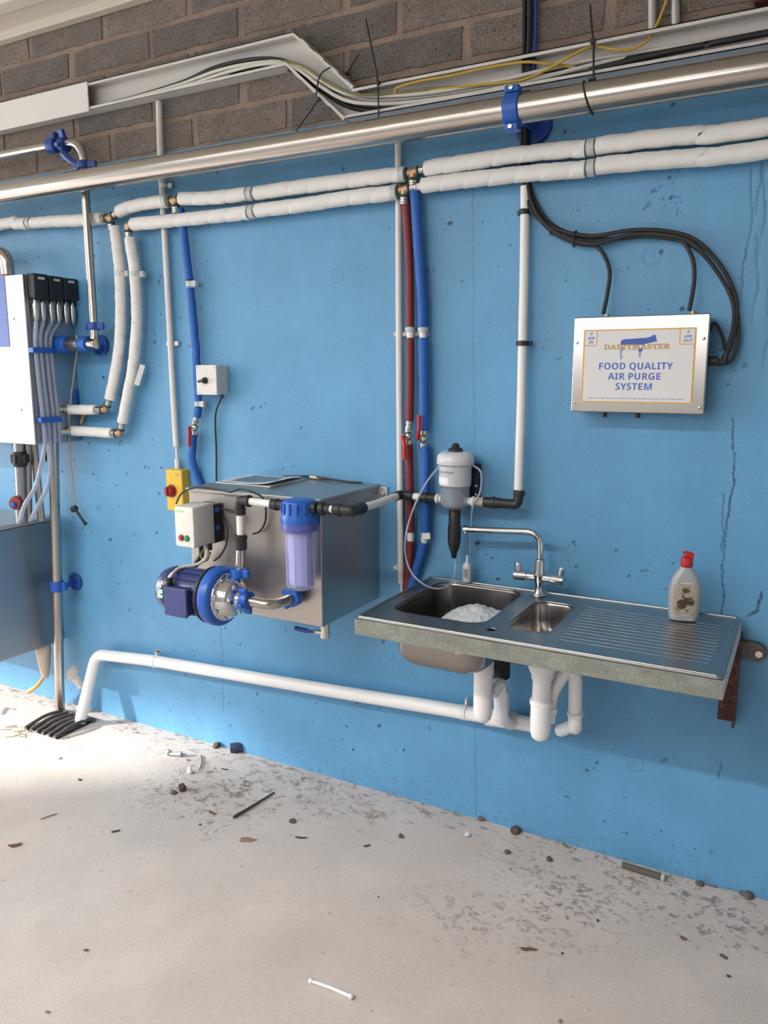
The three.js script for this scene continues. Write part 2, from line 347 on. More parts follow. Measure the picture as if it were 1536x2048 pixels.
structure('floor', [metricUv(box(XL, XR, -0.15, 0, 0, ZF), (x, y, z) => [x, z])], mat(0xffffff, 0.82, 0, { map: floorTex, bumpMap: floorBump, bumpScale: 0.0006 }), 'pale dusty concrete floor');
// roof lined with cream profiled sheet, rising away from the wall
const roofMat = mat(rgb(0.56, 0.52, 0.45), 0.6);
const slope = Math.atan(0.2), ceiling = structure('ceiling', [(() => { const g = new THREE.BoxGeometry(XR - XL + 0.6, 0.14, 6.2); g.rotateX(-slope); return g.translate((XL + XR) / 2, roofY(2.6) + 0.072, 2.6); })()], roofMat, 'cream roof sheets');
for (let k = 0; k < 14; k++) { const z = 0.16 + k * 0.333; const g = new RoundedBoxGeometry(XR - XL, 0.03, 0.07, 2, 0.012); g.rotateX(-slope); part(ceiling, 'sheet_rib', [g.translate((XL + XR) / 2, roofY(z) + 0.002, z)], roofMat); }
structure('trim_1', [box(XL, XR, 3.075, 3.125, 0, 0.045, 0.006)], roofMat, 'cream flashing strip along the top of the block wall');
// the rest of the room, behind and beside the camera
const inner = mat(rgb(0.50, 0.49, 0.47), 0.9);
const WIN = [-2.3, -0.5, 1.95, 2.5], JAMB = -7.9, HEAD = 2.75;
structure('wall_front', [box(JAMB, WIN[0], 0, roofY(ZF) + 0.05, ZF, ZF + 0.2), box(WIN[1], XR + 0.2, 0, roofY(ZF) + 0.05, ZF, ZF + 0.2), box(WIN[0], WIN[1], 0, WIN[2], ZF, ZF + 0.2), box(WIN[0], WIN[1], WIN[3], roofY(ZF) + 0.05, ZF, ZF + 0.2), box(XL, JAMB, HEAD, roofY(ZF) + 0.05, ZF, ZF + 0.2)], inner, 'grey block wall opposite the blue wall');
structure('wall_right', [box(XR, XR + 0.2, 0, roofY(ZF), -0.25, ZF)], inner, 'grey end wall');
const win = structure('window_1', [box(WIN[0], WIN[1], WIN[2], WIN[2] + 0.05, ZF + 0.05, ZF + 0.12, 0.008), box(WIN[0], WIN[1], WIN[3] - 0.05, WIN[3], ZF + 0.05, ZF + 0.12, 0.008), ...[0, 1, 2].map(k => { const x = WIN[0] + k * (WIN[1] - WIN[0] - 0.05) / 2; return box(x, x + 0.05, WIN[2], WIN[3], ZF + 0.05, ZF + 0.12, 0.008); })], M.white, 'white window frame');
for (const k of [0, 1]) part(win, 'pane', [box(WIN[0] + 0.04 + k * 0.87, WIN[0] + 0.89 + k * 0.87, WIN[2] + 0.04, WIN[3] - 0.04, ZF + 0.08, ZF + 0.084)], mat(0xffffff, 0.02, 0, { transmission: 1, thickness: 0 }));
structure('ground_yard', [box(-60, 30, -0.3, -0.02, ZF + 0.2, 60), box(-60, XL, -0.3, -0.02, -20, ZF + 0.2)], mat(rgb(0.38, 0.36, 0.33), 0.9), 'concrete yard outside');

// strip lights under the roof, out of view above the camera
for (const [i, x] of [-5.0, -3.2, -1.4].entries()) {
  const y = 3.66, z = 3.9, o = thing('strip_light', ['white strip light on the roof nearest the yard door', 'white strip light in the middle of the roof', 'white strip light on the roof near the end wall'][i], 'light', [x, y, z], 'strip lights under the roof');
  part(o, 'housing', [box(x - 0.78, x + 0.78, y + 0.03, y + 0.10, z - 0.06, z + 0.06, 0.012), rod([x - 0.5, y + 0.1, z], [x - 0.5, roofY(z) + 0.01, z], 0.012), rod([x + 0.5, y + 0.1, z], [x + 0.5, roofY(z) + 0.01, z], 0.012)], M.white);
  for (const s of [-1, 1]) part(o, 'reflector', [obox([x, y - 0.022, z + s * 0.10], [1.56, 0.004, 0.13], 0, s * 0.85)], M.white);
  part(o, 'tube', [rod([x - 0.75, y + 0.01, z], [x + 0.75, y + 0.01, z], 0.018, 0.018, 16)], mat(0xffffff, 0.4, 0, { emissive: rgb(1, 0.95, 0.88), emissiveIntensity: 8 }));
  const l = new THREE.RectAreaLight(rgb(1, 0.96, 0.91), 140, 1.5, 0.1); l.position.set(0, -0.012, 0); l.rotation.x = -Math.PI / 2; o.add(l);
}

// ---------- pipework and trunking on the wall ----------
const LEFT = -4.8, RIGHT = 1.4;
const lagR = (r, k) => (s, a) => r * (1 + 0.05 * (noise(s * 14, Math.cos(a) * 1.5 + k, k) - 0.5) + 0.07 * (noise(s * 60, Math.sin(a) * 3, k + 4) - 0.5) + 0.05 * (noise(s * 9, Math.sin(a) * 1.2, k + 9) - 0.5)) - 0.0026 * Math.pow(((s / 0.085 + a / 6.283) % 1), 6);
const lagging = (pts, r, k) => sweep(spline(pts, Math.max(24, Math.round(pts.length * 26))), lagR(r, k), 20);
// brass press fitting: T piece or elbow with ribbed steel sleeves and green collars
const dirTo = (a, b) => V(b).sub(V(a)).normalize();
const along = (a, d, t) => V(a).addScaledVector(d, t);
function fitting(root, at, dirs, r = 0.014) {
  const body = part(root, 'tee_fitting', [new THREE.SphereGeometry(r * 1.05, 14, 10).translate(...V(at).toArray()), ...dirs.map(d => rod(at, along(at, d, 0.022), r))], M.brass, 'brass fitting with steel sleeves');
  for (const d of dirs) {
    part(body, 'collar', [rod(along(at, d, 0.017), along(at, d, 0.025), r * 1.28, r * 1.28, 18, 0.002)], M.greenFit);
    part(body, 'sleeve', [0, 1, 2].map(k => rod(along(at, d, 0.025 + k * 0.009), along(at, d, 0.032 + k * 0.009), r * 1.08, r * 1.08, 18, 0.0015)).concat(rod(along(at, d, 0.02), along(at, d, 0.05), r * 0.92)), M.nickel);
  }
}
const ring = (a, b, r, t = 0.002) => rod(a, b, r + t, r + t, 22, 0.001);
function clipBand(root, at, d, r, screw = [0, 0, -1]) {
  part(root, 'pipe_clip', [ring(along(at, d, -0.011), along(at, d, 0.011), r * 0.93), obox(V(at).addScaledVector(V(screw), r + 0.008), [0.026, 0.024, 0.02], 0.003)], M.clip, 'clear plastic pipe clip');
}
const LZ = 0.05, LR = 0.0255;
{ // upper line
  const o = thing('lagged_pipe', 'upper white lagged water pipe running along the wall below the steel pipe', 'pipe', [-1.6, 2.15, LZ]);
  const t1 = [-2.641, 2.282, 0.05], t2 = [-2.282, 2.317, 0.05], t3 = [-1.231, 2.303, 0.05];
  const seg = [
    [[LEFT, 2.23, LZ], [-3.342, 2.313, 0.05], [-3.245, 2.309, 0.05], [-3.151, 2.304, 0.05]], [[-3.118, 2.303, 0.05], [-2.975, 2.297, 0.05], [-2.805, 2.288, 0.05], [-2.679, 2.284, 0.05]],
    [[-2.59, 2.302, 0.05], [-2.518, 2.316, 0.05], [-2.413, 2.32, 0.05], [-2.322, 2.317, 0.05]], [[-2.248, 2.321, 0.05], [-2.152, 2.311, 0.05], [-2.041, 2.306, 0.05], [-1.921, 2.305, 0.05]],
    [[-1.882, 2.303, 0.05], [-1.685, 2.305, 0.05], [-1.475, 2.304, 0.05], [-1.274, 2.302, 0.05]], [[-1.183, 2.31, 0.05], [-1.044, 2.311, 0.05], [-0.844, 2.314, 0.05], [-0.654, 2.306, 0.05]],
    [[-0.622, 2.309, 0.05], [-0.484, 2.308, 0.05], [-0.335, 2.303, 0.05], [-0.163, 2.299, 0.05], [RIGHT, 2.315, LZ]]];
  seg.forEach((s, i) => part(o, 'lagging', [lagging(s, LR, i * 3 + 1)], M.lag));
  for (const [a, b] of [[0, 1], [3, 4], [5, 6]]) part(o, 'core_pipe', [rod(seg[a][3], seg[b][0], 0.012)], M.white);
  fitting(o, t1, [dirTo(t1, seg[1][3]), dirTo(t1, seg[2][0]), V([0.12, -1, 0]).normalize()]);
  fitting(o, t2, [dirTo(t2, seg[2][3]), dirTo(t2, seg[3][0]), V([0.12, -1, 0]).normalize()]);
  fitting(o, t3, [dirTo(t3, seg[4][3]), dirTo(t3, seg[5][0]), V([0, -1, 0])]);
  const X = V([1, 0, 0]);
  for (const p of [[-3.134, 2.304, 0.05], [-1.903, 2.303, 0.05], [-0.638, 2.307, 0.05], [-1.268, 2.301, 0.05], [-2.325, 2.317, 0.05]]) clipBand(o, p, X, LR);
}
{ // lower line
  const o = thing('lagged_pipe', 'lower white lagged water pipe running beside the upper one along the wall', 'pipe', [-1.4, 2.1, LZ]);
  const e = [-2.541, 2.242, 0.05], t = [-1.264, 2.253, 0.05];
  const seg = [[[-2.513, 2.246, 0.05], [-2.311, 2.242, 0.05], [-2.106, 2.239, 0.05], [-1.917, 2.238, 0.05]], [[-1.879, 2.242, 0.05], [-1.686, 2.242, 0.05], [-1.476, 2.247, 0.05], [-1.304, 2.246, 0.05]],
    [[-1.195, 2.257, 0.05], [-1.043, 2.258, 0.05], [-0.842, 2.255, 0.05], [-0.652, 2.248, 0.05]], [[-0.619, 2.253, 0.05], [-0.481, 2.249, 0.05], [-0.331, 2.243, 0.05], [-0.158, 2.241, 0.05], [RIGHT, 2.26, LZ]]];
  seg.forEach((s, i) => part(o, 'lagging', [lagging(s, LR, i * 5 + 40)], M.lag));
  for (const [a, b] of [[seg[0][3], seg[1][0]], [seg[2][3], seg[3][0]], [t, seg[2][0]]]) part(o, 'core_pipe', [rod(a, b, 0.0115)], M.white);
  fitting(o, e, [dirTo(e, seg[0][0]), V([0.05, -1, 0]).normalize()]);
  fitting(o, t, [dirTo(t, seg[1][3]), dirTo(t, seg[2][0]), V([0, -1, 0])]);
  for (const p of [[-1.898, 2.239, 0.05], [-0.635, 2.249, 0.05], [-1.298, 2.247, 0.05]]) clipBand(o, p, V([1, 0, 0]), LR);
}
for (const [label, top, corner, stub, end, cl] of [
  ['inner white lagged drop pipe bending into the steel cabinet at its upper stub', [[-2.615, 2.246, 0.05], [-2.608, 2.164, 0.05], [-2.601, 2.061, 0.05], [-2.607, 1.932, 0.05], [-2.618, 1.825, 0.05], [-2.646, 1.695, 0.05], [-2.705, 1.532, 0.05]], [-2.736, 1.486, 0.05], [[-2.787, 1.483, 0.055], [-2.87, 1.482, 0.06], [-2.951, 1.482, 0.065]], [-2.958, 1.486, 0.13], [-2.602, 2.055, 0.05]],
  ['outer white lagged drop pipe bending into the steel cabinet at its lower stub', [[-2.533, 2.194, 0.05], [-2.527, 2.136, 0.05], [-2.517, 2.072, 0.05], [-2.515, 1.945, 0.05], [-2.525, 1.823, 0.05], [-2.557, 1.668, 0.05], [-2.594, 1.56, 0.05], [-2.636, 1.432, 0.05]], [-2.659, 1.383, 0.05], [[-2.694, 1.384, 0.055], [-2.805, 1.385, 0.055], [-2.941, 1.385, 0.06]], [-2.958, 1.382, 0.128], [-2.516, 2.048, 0.05]]]) {
  const o = thing('drop_pipe', label, 'pipe', [top[3][0], top[top.length - 1][1], 0.05]);
  const n = top.length - 1;
  part(o, 'lagging', [lagging(top, LR - 0.002, 77 + n)], M.lag);
  part(o, 'stub_lagging', [lagging(stub, LR - 0.003, 90 + n)], M.lag);
  fitting(o, corner, [dirTo(corner, top[n]), dirTo(corner, stub[0])]);
  clipBand(o, cl, V([0, 1, 0]), LR - 0.002, [1, 0, -0.3]);
  part(o, 'union', [rod(stub[2], end, 0.012), hex(along(stub[2], dirTo(stub[2], end), 0.012), along(stub[2], dirTo(stub[2], end), 0.035), 0.018)], M.nickel, 'steel union into the cabinet');
  if (n === 7) part(o, 'loose_tape', [obox([-2.521, 1.636, 0.05], [0.022, 0.09, 0.001], 0, 0, 0.6, -0.35)], M.lag);
}
// coloured risers
function valve(root, at, d, lever, leverDir) {
  const b = part(root, 'ball_valve', [hex(along(at, d, -0.03), along(at, d, -0.015), 0.014), new THREE.SphereGeometry(0.015, 14, 10).translate(...V(at).toArray()), hex(along(at, d, 0.015), along(at, d, 0.03), 0.014), rod(at, along(at, V([-0.5, 0, 0.86]), 0.024), 0.006)], M.nickel, 'nickel ball valve');
  const l = along(at, V([-0.5, 0, 0.86]), 0.024);
  part(b, 'lever', [sweep(poly([l, lever, along(lever, leverDir, 0.055)], 0.012), 0.0075, 10)], M.red, 'red valve lever');
}
const sleeveAt = (root, a, b) => part(root, 'sleeve', [rod(a, b, 0.011), ring(along(a, dirTo(a, b), 0.004), along(a, dirTo(a, b), 0.010), 0.012), ring(along(b, dirTo(b, a), 0.004), along(b, dirTo(b, a), 0.010), 0.012)], M.nickel);
{
  const o = thing('blue_pipe', 'blue lagged pipe dropping behind the switch box to the pump tank', 'pipe', [-2.237, 1.535, 0.03]);
  const a = [[-2.265, 2.285, 0.04], [-2.258, 2.221, 0.035], [-2.249, 2.091, 0.03], [-2.24, 2.013, 0.03]], b = [[-2.237, 1.98, 0.03], [-2.228, 1.856, 0.03], [-2.221, 1.737, 0.03], [-2.22, 1.616, 0.03], [-2.219, 1.531, 0.03]], c = [[-2.22, 1.506, 0.03], [-2.23, 1.465, 0.03]], d = [[-2.25, 1.398, 0.03], [-2.262, 1.337, 0.03], [-2.267, 1.285, 0.03], [-2.256, 1.232, 0.025], [-2.233, 1.169, 0.02]];
  part(o, 'lagging', [sweep(spline(a, 20), 0.016)], M.blueLag); part(o, 'lagging', [sweep(spline(b, 30), lagR(0.0165, 5))], M.blueLag); part(o, 'lagging', [sweep(spline(c, 6), 0.016)], M.blueLag); part(o, 'lagging', [sweep(spline(d, 24), lagR(0.0175, 9))], M.blueLag);
  for (const p of [[-2.238, 1.997, 0.03], [-2.22, 1.519, 0.03]]) clipBand(o, p, V([0, 1, 0]), 0.015, [1, 0, 0]);
  sleeveAt(o, [-2.233, 1.465, 0.03], [-2.24, 1.44, 0.03]); valve(o, [-2.239, 1.422, 0.035], V([0, 1, 0]), [-2.234, 1.402, 0.075], V([-0.1, -1, 0]).normalize());
}
{
  const o = thing('red_pipe', 'dark red lagged pipe dropping from the white pipes to the sink', 'pipe', [-1.246, 1.193, 0.035]);
  const up = [[-1.261, 2.223, 0.045], [-1.255, 2.123, 0.04], [-1.249, 1.993, 0.035], [-1.247, 1.893, 0.035], [-1.246, 1.802, 0.035]], mid = [[-1.245, 1.765, 0.035], [-1.244, 1.62, 0.035], [-1.246, 1.477, 0.035]], lo = [[-1.248, 1.395, 0.035], [-1.243, 1.23, 0.035], [-1.24, 1.076, 0.035]], end = [[-1.239, 1.043, 0.035], [-1.245, 0.962, 0.035], [-1.255, 0.857, 0.035]];
  const rib = r => (s, a) => r + 0.0009 * (((s / 0.02 + a / 6.283 * 1) % 1) > 0.82 ? 1 : 0);
  for (const p of [up, mid, lo, end]) part(o, 'lagging', [sweep(spline(p, 90), rib(0.0145), 16)], M.redLag);
  for (const [a, b] of [[up[4], mid[0]], [lo[2], end[0]]]) part(o, 'core_pipe', [rod(a, b, 0.012)], M.white);
  part(o, 'pipe_clip', [ring([-1.246, 1.8, 0.035], [-1.246, 1.785, 0.035], 0.015), box([-1.322, 1.781, 0.01][0], [-1.185, 1.778, 0.01][0], [-1.258, 1.771, 0.01][1], [-1.259, 1.788, 0.01][1], 0.004, 0.016, 0.003)], M.clip, 'clear plastic twin pipe clip');
  sleeveAt(o, [-1.246, 1.477, 0.035], [-1.248, 1.449, 0.035]); valve(o, [-1.248, 1.424, 0.038], V([0, 1, 0]), [-1.245, 1.399, 0.075], V([0, -1, 0]));
}
{
  const o = thing('blue_pipe', 'blue lagged pipe dropping beside the dark red pipe to the sink', 'pipe', [-1.183, 1.198, 0.035]);
  const up = [[-1.227, 2.252, 0.045], [-1.221, 2.169, 0.042], [-1.211, 2.023, 0.036], [-1.201, 1.891, 0.035], [-1.198, 1.799, 0.035]], mid = [[-1.196, 1.764, 0.035], [-1.191, 1.603, 0.035], [-1.189, 1.444, 0.035]], lo = [[-1.183, 1.391, 0.035], [-1.181, 1.234, 0.035], [-1.179, 1.082, 0.035]], end = [[-1.185, 1.043, 0.035], [-1.204, 0.976, 0.035], [-1.243, 0.857, 0.03]];
  for (const [i, p] of [up, mid, lo, end].entries()) part(o, 'lagging', [sweep(spline(p, 40), lagR(0.0175, 31 + i), 18)], M.blueLag);
  for (const [a, b] of [[up[4], mid[0]], [lo[2], end[0]]]) part(o, 'core_pipe', [rod(a, b, 0.012)], M.white);
  part(o, 'pipe_clip', [ring([-1.196, 1.799, 0.035], [-1.196, 1.784, 0.035], 0.016)], M.clip);
  part(o, 'tape_flap', [obox([-1.17, 1.071, 0.05], [0.03, 0.022, 0.002], 0, 0, 0.2, 0.1)], M.white);
  sleeveAt(o, [-1.228, 2.272, 0.046], [-1.227, 2.25, 0.045]); valve(o, [-1.189, 1.417, 0.038], V([0, 1, 0]), [-1.189, 1.446, 0.075], V([0, 1, 0]));
}
// conduits
const CR = 0.0125;
{
  const o = thing('conduit', 'white plastic conduit running from the trunking down to the yellow isolator', 'conduit', [-2.359, 1.247, 0.02]);
  part(o, 'tube', [sweep(spline([[-2.368, 2.702, 0.02], [-2.373, 2.466, 0.02], [-2.37, 2.178, 0.02], [-2.367, 1.841, 0.02], [-2.364, 1.532, 0.02], [-2.36, 1.337, 0.02]], 60), CR)], M.conduit);
  part(o, 'end_sleeve', [rod([-2.359, 1.339, 0.02], [-2.359, 1.257, 0.02], 0.006), rod([-2.359, 1.283, 0.02], [-2.358, 1.24, 0.02], 0.011, 0.012)], M.conduit);
  for (const p of [[-2.369, 1.765, 0.02], [-2.367, 2.386, 0.02]]) part(o, 'saddle', [ring(along(p, V([0, 1, 0]), -0.008), along(p, V([0, 1, 0]), 0.008), CR), obox(along(p, V([1, 0, -0.35]), 0.028), [0.022, 0.02, 0.012], 0.005)], M.white);
}
{
  const o = thing('conduit', 'white plastic conduit left of the dark red pipe ending above the sink', 'conduit', [-1.285, 0.878, 0.02]);
  part(o, 'tube', [sweep(spline([[-1.303, 2.437, 0.02], [-1.3, 2.228, 0.02], [-1.297, 1.828, 0.02], [-1.292, 1.371, 0.02], [-1.287, 0.954, 0.02]], 40), 0.0115)], M.conduit);
  part(o, 'end_sleeve', [rod([-1.287, 0.954, 0.02], [-1.284, 0.876, 0.02], 0.0135, 0.011), rod([-1.284, 0.876, 0.02], [-1.282, 0.83, 0.02], 0.004)], M.conduit);
  const p = [-1.287, 0.931, 0.02];
  part(o, 'saddle', [ring(along(p, V([0, 1, 0]), -0.008), along(p, V([0, 1, 0]), 0.008), 0.0115), ...[-1, 1].map(s => rod([p[0] + s * 0.023, p[1], 0.008], [p[0] + s * 0.023, p[1], 0.02], 0.008, 0.008, 14, 0.002))], M.white);
}
{
  const o = thing('water_pipe', 'white plastic water pipe dropping to the black elbow of the dosing unit', 'pipe', [-0.832, 1.249, 0.06]);
  part(o, 'tube', [sweep(spline([[-0.847, 2.224, 0.03], [-0.845, 2.137, 0.03], [-0.84, 1.938, 0.035], [-0.837, 1.734, 0.04], [-0.832, 1.525, 0.05], [-0.83, 1.242, 0.06]], 60), 0.0145, 16)], M.white);
  for (const p of [[-0.847, 2.146, 0.03], [-0.835, 1.739, 0.04]]) part(o, 'pipe_clip', [ring(along(p, V([0, 1, 0]), -0.008), along(p, V([0, 1, 0]), 0.008), 0.015, 0.003), obox(V(p).add(V([0, 0, -0.012])), [0.05, 0.014, 0.02], 0.002)], M.black, 'black pipe clip');
}
// big stainless pipe with its bracket
{
  const y = 2.4105, z = 0.163, o = thing('steel_pipe', 'long wide stainless steel pipe along the top of the blue wall', 'pipe', [-1.5, y, z]);
  part(o, 'tube', [rod([LEFT, y, z], [RIGHT, y, z], 0.0415, 0.0415, 48)], M.steel);
  const x = -0.843, c = thing('pipe_bracket', 'blue plastic bracket gripping the wide steel pipe beside the black hoses', 'bracket', [x, y - 0.06, 0.05]);
  part(c, 'clamp', [rod([x - 0.024, y, z], [x + 0.024, y, z], 0.0485, 0.0485, 36, 0.004), box(x - 0.022, x + 0.022, y + 0.042, y + 0.062, z - 0.012, z + 0.03, 0.005), box(x - 0.022, x + 0.022, y - 0.062, y - 0.042, z - 0.012, z + 0.03, 0.005)], M.brightBlue);
  for (const s of [-1, 1]) part(c, 'bolt', [rod([x, y + s * 0.053, z + 0.029], [x, y + s * 0.053, z + 0.036], 0.007, 0.007, 12, 0.001)], M.nickel);
  part(c, 'wall_plate', [rod([x + 0.01, y - 0.004, 0], [x + 0.01, y - 0.004, 0.012], 0.06, 0.055, 32, 0.003), rod([x + 0.01, y - 0.004, 0.01], [x, y, z - 0.04], 0.018, 0.016)], M.bluePlastic);
}
const tie = (label, geo, name = 'cable_tie') => single(name, label, 'cable tie', geo, M.black);
tie('black cable tie wrapped round the wide steel pipe', [sweep(Array.from({ length: 30 }, (_, i) => { const a = i / 29 * 6.283; return V([-0.624 - 0.012 * Math.sin(a), 2.4105 + 0.0435 * Math.sin(a), 0.163 + 0.0435 * Math.cos(a)]); }), 0.0028, 6), obox([-0.613, 2.4545, 0.173], [0.02, 0.008, 0.01], 0.002)]);

// cable trunking in three runs
const TZ = 0.055;
function trunkRun(root, a, b, h, lip = 0.012, m0 = 0, m1 = 0) {          // a, b: middle of the back at both ends; cut ends follow m0, m1
  a = V(a); b = V(b); const d = b.clone().sub(a), L = d.length(); d.normalize(); const u = new THREE.Vector3(-d.y, d.x, 0);
  const slab = (u0, u1, z0, z1) => {
    const c = []; for (const [P, m] of [[a, m0], [b, m1]]) for (const q of [u0, u1]) for (const z of [z0, z1]) c.push(P.clone().addScaledVector(u, q).addScaledVector(d, m * q).setZ(z));
    const pos = [], quad = (i, j, k, l) => { for (const t of [i, j, k, i, k, l]) pos.push(c[t].x, c[t].y, c[t].z); };
    quad(0, 1, 3, 2); quad(4, 6, 7, 5); quad(0, 4, 5, 1); quad(2, 3, 7, 6); quad(0, 2, 6, 4); quad(1, 5, 7, 3);
    const g = new THREE.BufferGeometry(); g.setAttribute('position', new THREE.Float32BufferAttribute(pos, 3)); g.computeVertexNormals(); return g;
  };
  part(root, 'back_plate', [slab(-h / 2, h / 2, 0.001, 0.004)], M.trunk);
  for (const s of [-1, 1]) part(root, 'side', [slab(s * h / 2 - (s > 0 ? 0.003 : 0), s * h / 2 + (s < 0 ? 0.003 : 0), 0.004, TZ), slab(s > 0 ? h / 2 - lip : -h / 2, s > 0 ? h / 2 : -h / 2 + lip, TZ - 0.0025, TZ)], M.trunk);
}
{
  const o = thing('cable_trunking', 'open white cable trunking stepping down along the block wall', 'trunking', [-1.6, 2.5, 0]);
  const h = 0.105, h2 = 0.095;
  trunkRun(o, [LEFT, 2.763, 0], [-1.716, 2.766, 0], h, 0.012, 0, 0.38);
  trunkRun(o, [-1.716, 2.766, 0], [-1.476, 2.552, 0], h, 0.012, -0.38, -0.38);
  trunkRun(o, [-1.476, 2.552, 0], [RIGHT, 2.556, 0], h2, 0.012, 0.38, 0);
  single('trunking_lid', 'white lid still fitted on the left end of the trunking', 'lid', [box(LEFT, -2.715, 2.706, 2.819, TZ + 0.0005, TZ + 0.006, 0.002)], mat(rgb(0.70, 0.685, 0.67), 0.42));
}
// cables lying in the trunking
const cab = (label, pts, r, m) => single('cable', label, 'cable', [sweep(spline(pts, 110, 0.5), r, 8)], m, 'cables in the trunking');
const cableBlack = mat(rgb(0.02, 0.02, 0.022), 0.55), cableGrey = mat(rgb(0.45, 0.44, 0.43), 0.55), cableWhite = mat(rgb(0.66, 0.64, 0.6), 0.5), cableYellow = mat(rgb(0.55, 0.36, 0.05), 0.5), cableOlive = mat(rgb(0.20, 0.19, 0.07), 0.55);
cab('thick black cable arching over the others at the bend of the trunking', [[-3.4, 2.735, 0.022], [-2.75, 2.73, 0.022], [-2.272, 2.745, 0.03], [-2.068, 2.771, 0.035], [-1.881, 2.768, 0.036], [-1.742, 2.736, 0.03], [-1.611, 2.65, 0.022], [-1.491, 2.567, 0.02], [-1.334, 2.531, 0.02], [-1.113, 2.526, 0.02], [-0.877, 2.541, 0.02], [-0.558, 2.545, 0.022], [-0.183, 2.545, 0.022], [RIGHT, 2.56, 0.022]], 0.0075, cableBlack);
cab('lower black cable leaving the bend of the trunking', [[-2.0, 2.735, 0.02], [-2.01, 2.747, 0.02], [-1.849, 2.743, 0.02], [-1.722, 2.708, 0.014], [-1.618, 2.633, 0.012], [-1.496, 2.556, 0.012], [-1.338, 2.522, 0.012], [-1.117, 2.517, 0.012], [-0.879, 2.528, 0.012], [-0.56, 2.537, 0.014], [-0.183, 2.539, 0.014], [RIGHT, 2.55, 0.014]], 0.008, cableBlack);
cab('upper white cable sweeping through the bend of the trunking', [[-3.4, 2.728, 0.032], [-2.72, 2.725, 0.034], [-2.267, 2.738, 0.036], [-2.037, 2.755, 0.044], [-1.831, 2.747, 0.044], [-1.704, 2.717, 0.04], [-1.6, 2.651, 0.04], [-1.499, 2.593, 0.04], [-1.361, 2.563, 0.04], [-1.176, 2.544, 0.04], [-0.953, 2.543, 0.038], [-0.794, 2.551, 0.034], [-0.632, 2.561, 0.02], [-0.356, 2.557, 0.01], [RIGHT, 2.53, 0.01]], 0.0065, cableWhite);
cab('lower white cable sweeping through the bend of the trunking', [[-3.4, 2.72, 0.042], [-2.72, 2.718, 0.042], [-2.21, 2.727, 0.044], [-2.012, 2.74, 0.046], [-1.829, 2.74, 0.046], [-1.7, 2.705, 0.045], [-1.597, 2.63, 0.045], [-1.496, 2.569, 0.045], [-1.378, 2.539, 0.045], [-1.228, 2.523, 0.045], [-1, 2.518, 0.043], [-0.792, 2.53, 0.038], [-0.585, 2.545, 0.03], [-0.355, 2.546, 0.014], [RIGHT, 2.52, 0.014]], 0.0065, cableWhite);
cab('grey cable between the two white ones at the bend', [[-2.141, 2.743, 0.036], [-1.954, 2.762, 0.03], [-1.729, 2.726, 0.034], [-1.586, 2.636, 0.03], [-1.445, 2.569, 0.03], [-1.291, 2.544, 0.03], [-1.057, 2.534, 0.03], [-0.842, 2.535, 0.03], [-0.659, 2.537, 0.026], [RIGHT, 2.525, 0.02]], 0.006, cableGrey);
cab('olive green cable running under the trunking lip past the cable tie', [[-1.811, 2.752, 0.04], [-1.677, 2.71, 0.048], [-1.573, 2.641, 0.05], [-1.473, 2.587, 0.05], [-1.394, 2.568, 0.05], [-1.283, 2.561, 0.046], [-1.14, 2.553, 0.04], [-1.003, 2.539, 0.036]], 0.0045, cableOlive);
cab('yellow cable looping up behind the trunking lip left of the black hoses', [[-1.299, 2.557, 0.05], [-1.289, 2.574, 0.052], [-1.206, 2.581, 0.052], [-1.1, 2.579, 0.052], [-0.999, 2.583, 0.05], [-0.868, 2.58, 0.05], [-0.791, 2.566, 0.044], [-0.703, 2.544, 0.03]], 0.0042, cableYellow);
cab('yellow cable crossing diagonally in front of the black hoses', [[-1.176, 2.551, 0.04], [-1.051, 2.543, 0.045], [-0.931, 2.532, 0.05], [-0.85, 2.529, 0.053], [-0.772, 2.547, 0.054], [-0.683, 2.578, 0.054], [-0.643, 2.589, 0.04]], 0.0042, cableYellow);
cab('thin olive cable hanging in a loop below the two grey conduits', [[-0.636, 2.588, 0.04], [-0.583, 2.568, 0.045], [-0.534, 2.56, 0.045], [-0.497, 2.573, 0.042], [-0.486, 2.592, 0.035], [-0.467, 2.629, 0.03], [-0.447, 2.689, 0.03], [-0.445, 2.752, 0.03]], 0.004, cableYellow);
cab('black cable with worn white marks lying at the right of the trunking', [[-0.657, 2.528, 0.03], [-0.487, 2.538, 0.03], [-0.327, 2.541, 0.03], [-0.182, 2.542, 0.032], [RIGHT, 2.555, 0.032]], 0.0095, cableBlack);
// cable ties with long tails
tie('black cable tie round the sloping trunking with its tail hanging down left', [sweep(spline([[-1.539, 2.673, 0.07], [-1.582, 2.653, 0.068], [-1.6, 2.595, 0.066]], 20), 0.0026, 6), sweep(spline([[-1.592, 2.578, 0.066], [-1.647, 2.541, 0.05], [-1.711, 2.502, 0.03]], 14), 0.0026, 6), obox([-1.59, 2.579, 0.066], [0.014, 0.012, 0.01], 0.002)]);
tie('short black cable tie tail sticking up right of the sloping trunking', [sweep(spline([[-1.502, 2.662, 0.02], [-1.476, 2.682, 0.03], [-1.442, 2.707, 0.04]], 12), 0.0028, 6), obox([-1.504, 2.664, 0.016], [0.014, 0.012, 0.01], 0.002)]);
tie('black cable tie standing up tall over the trunking left of the centre', [sweep(spline([[-1.416, 2.812, 0.04], [-1.39, 2.722, 0.05], [-1.359, 2.606, 0.062], [-1.354, 2.486, 0.064]], 30), 0.0026, 6), obox([-1.356, 2.596, 0.063], [0.012, 0.012, 0.01], 0.002)]);
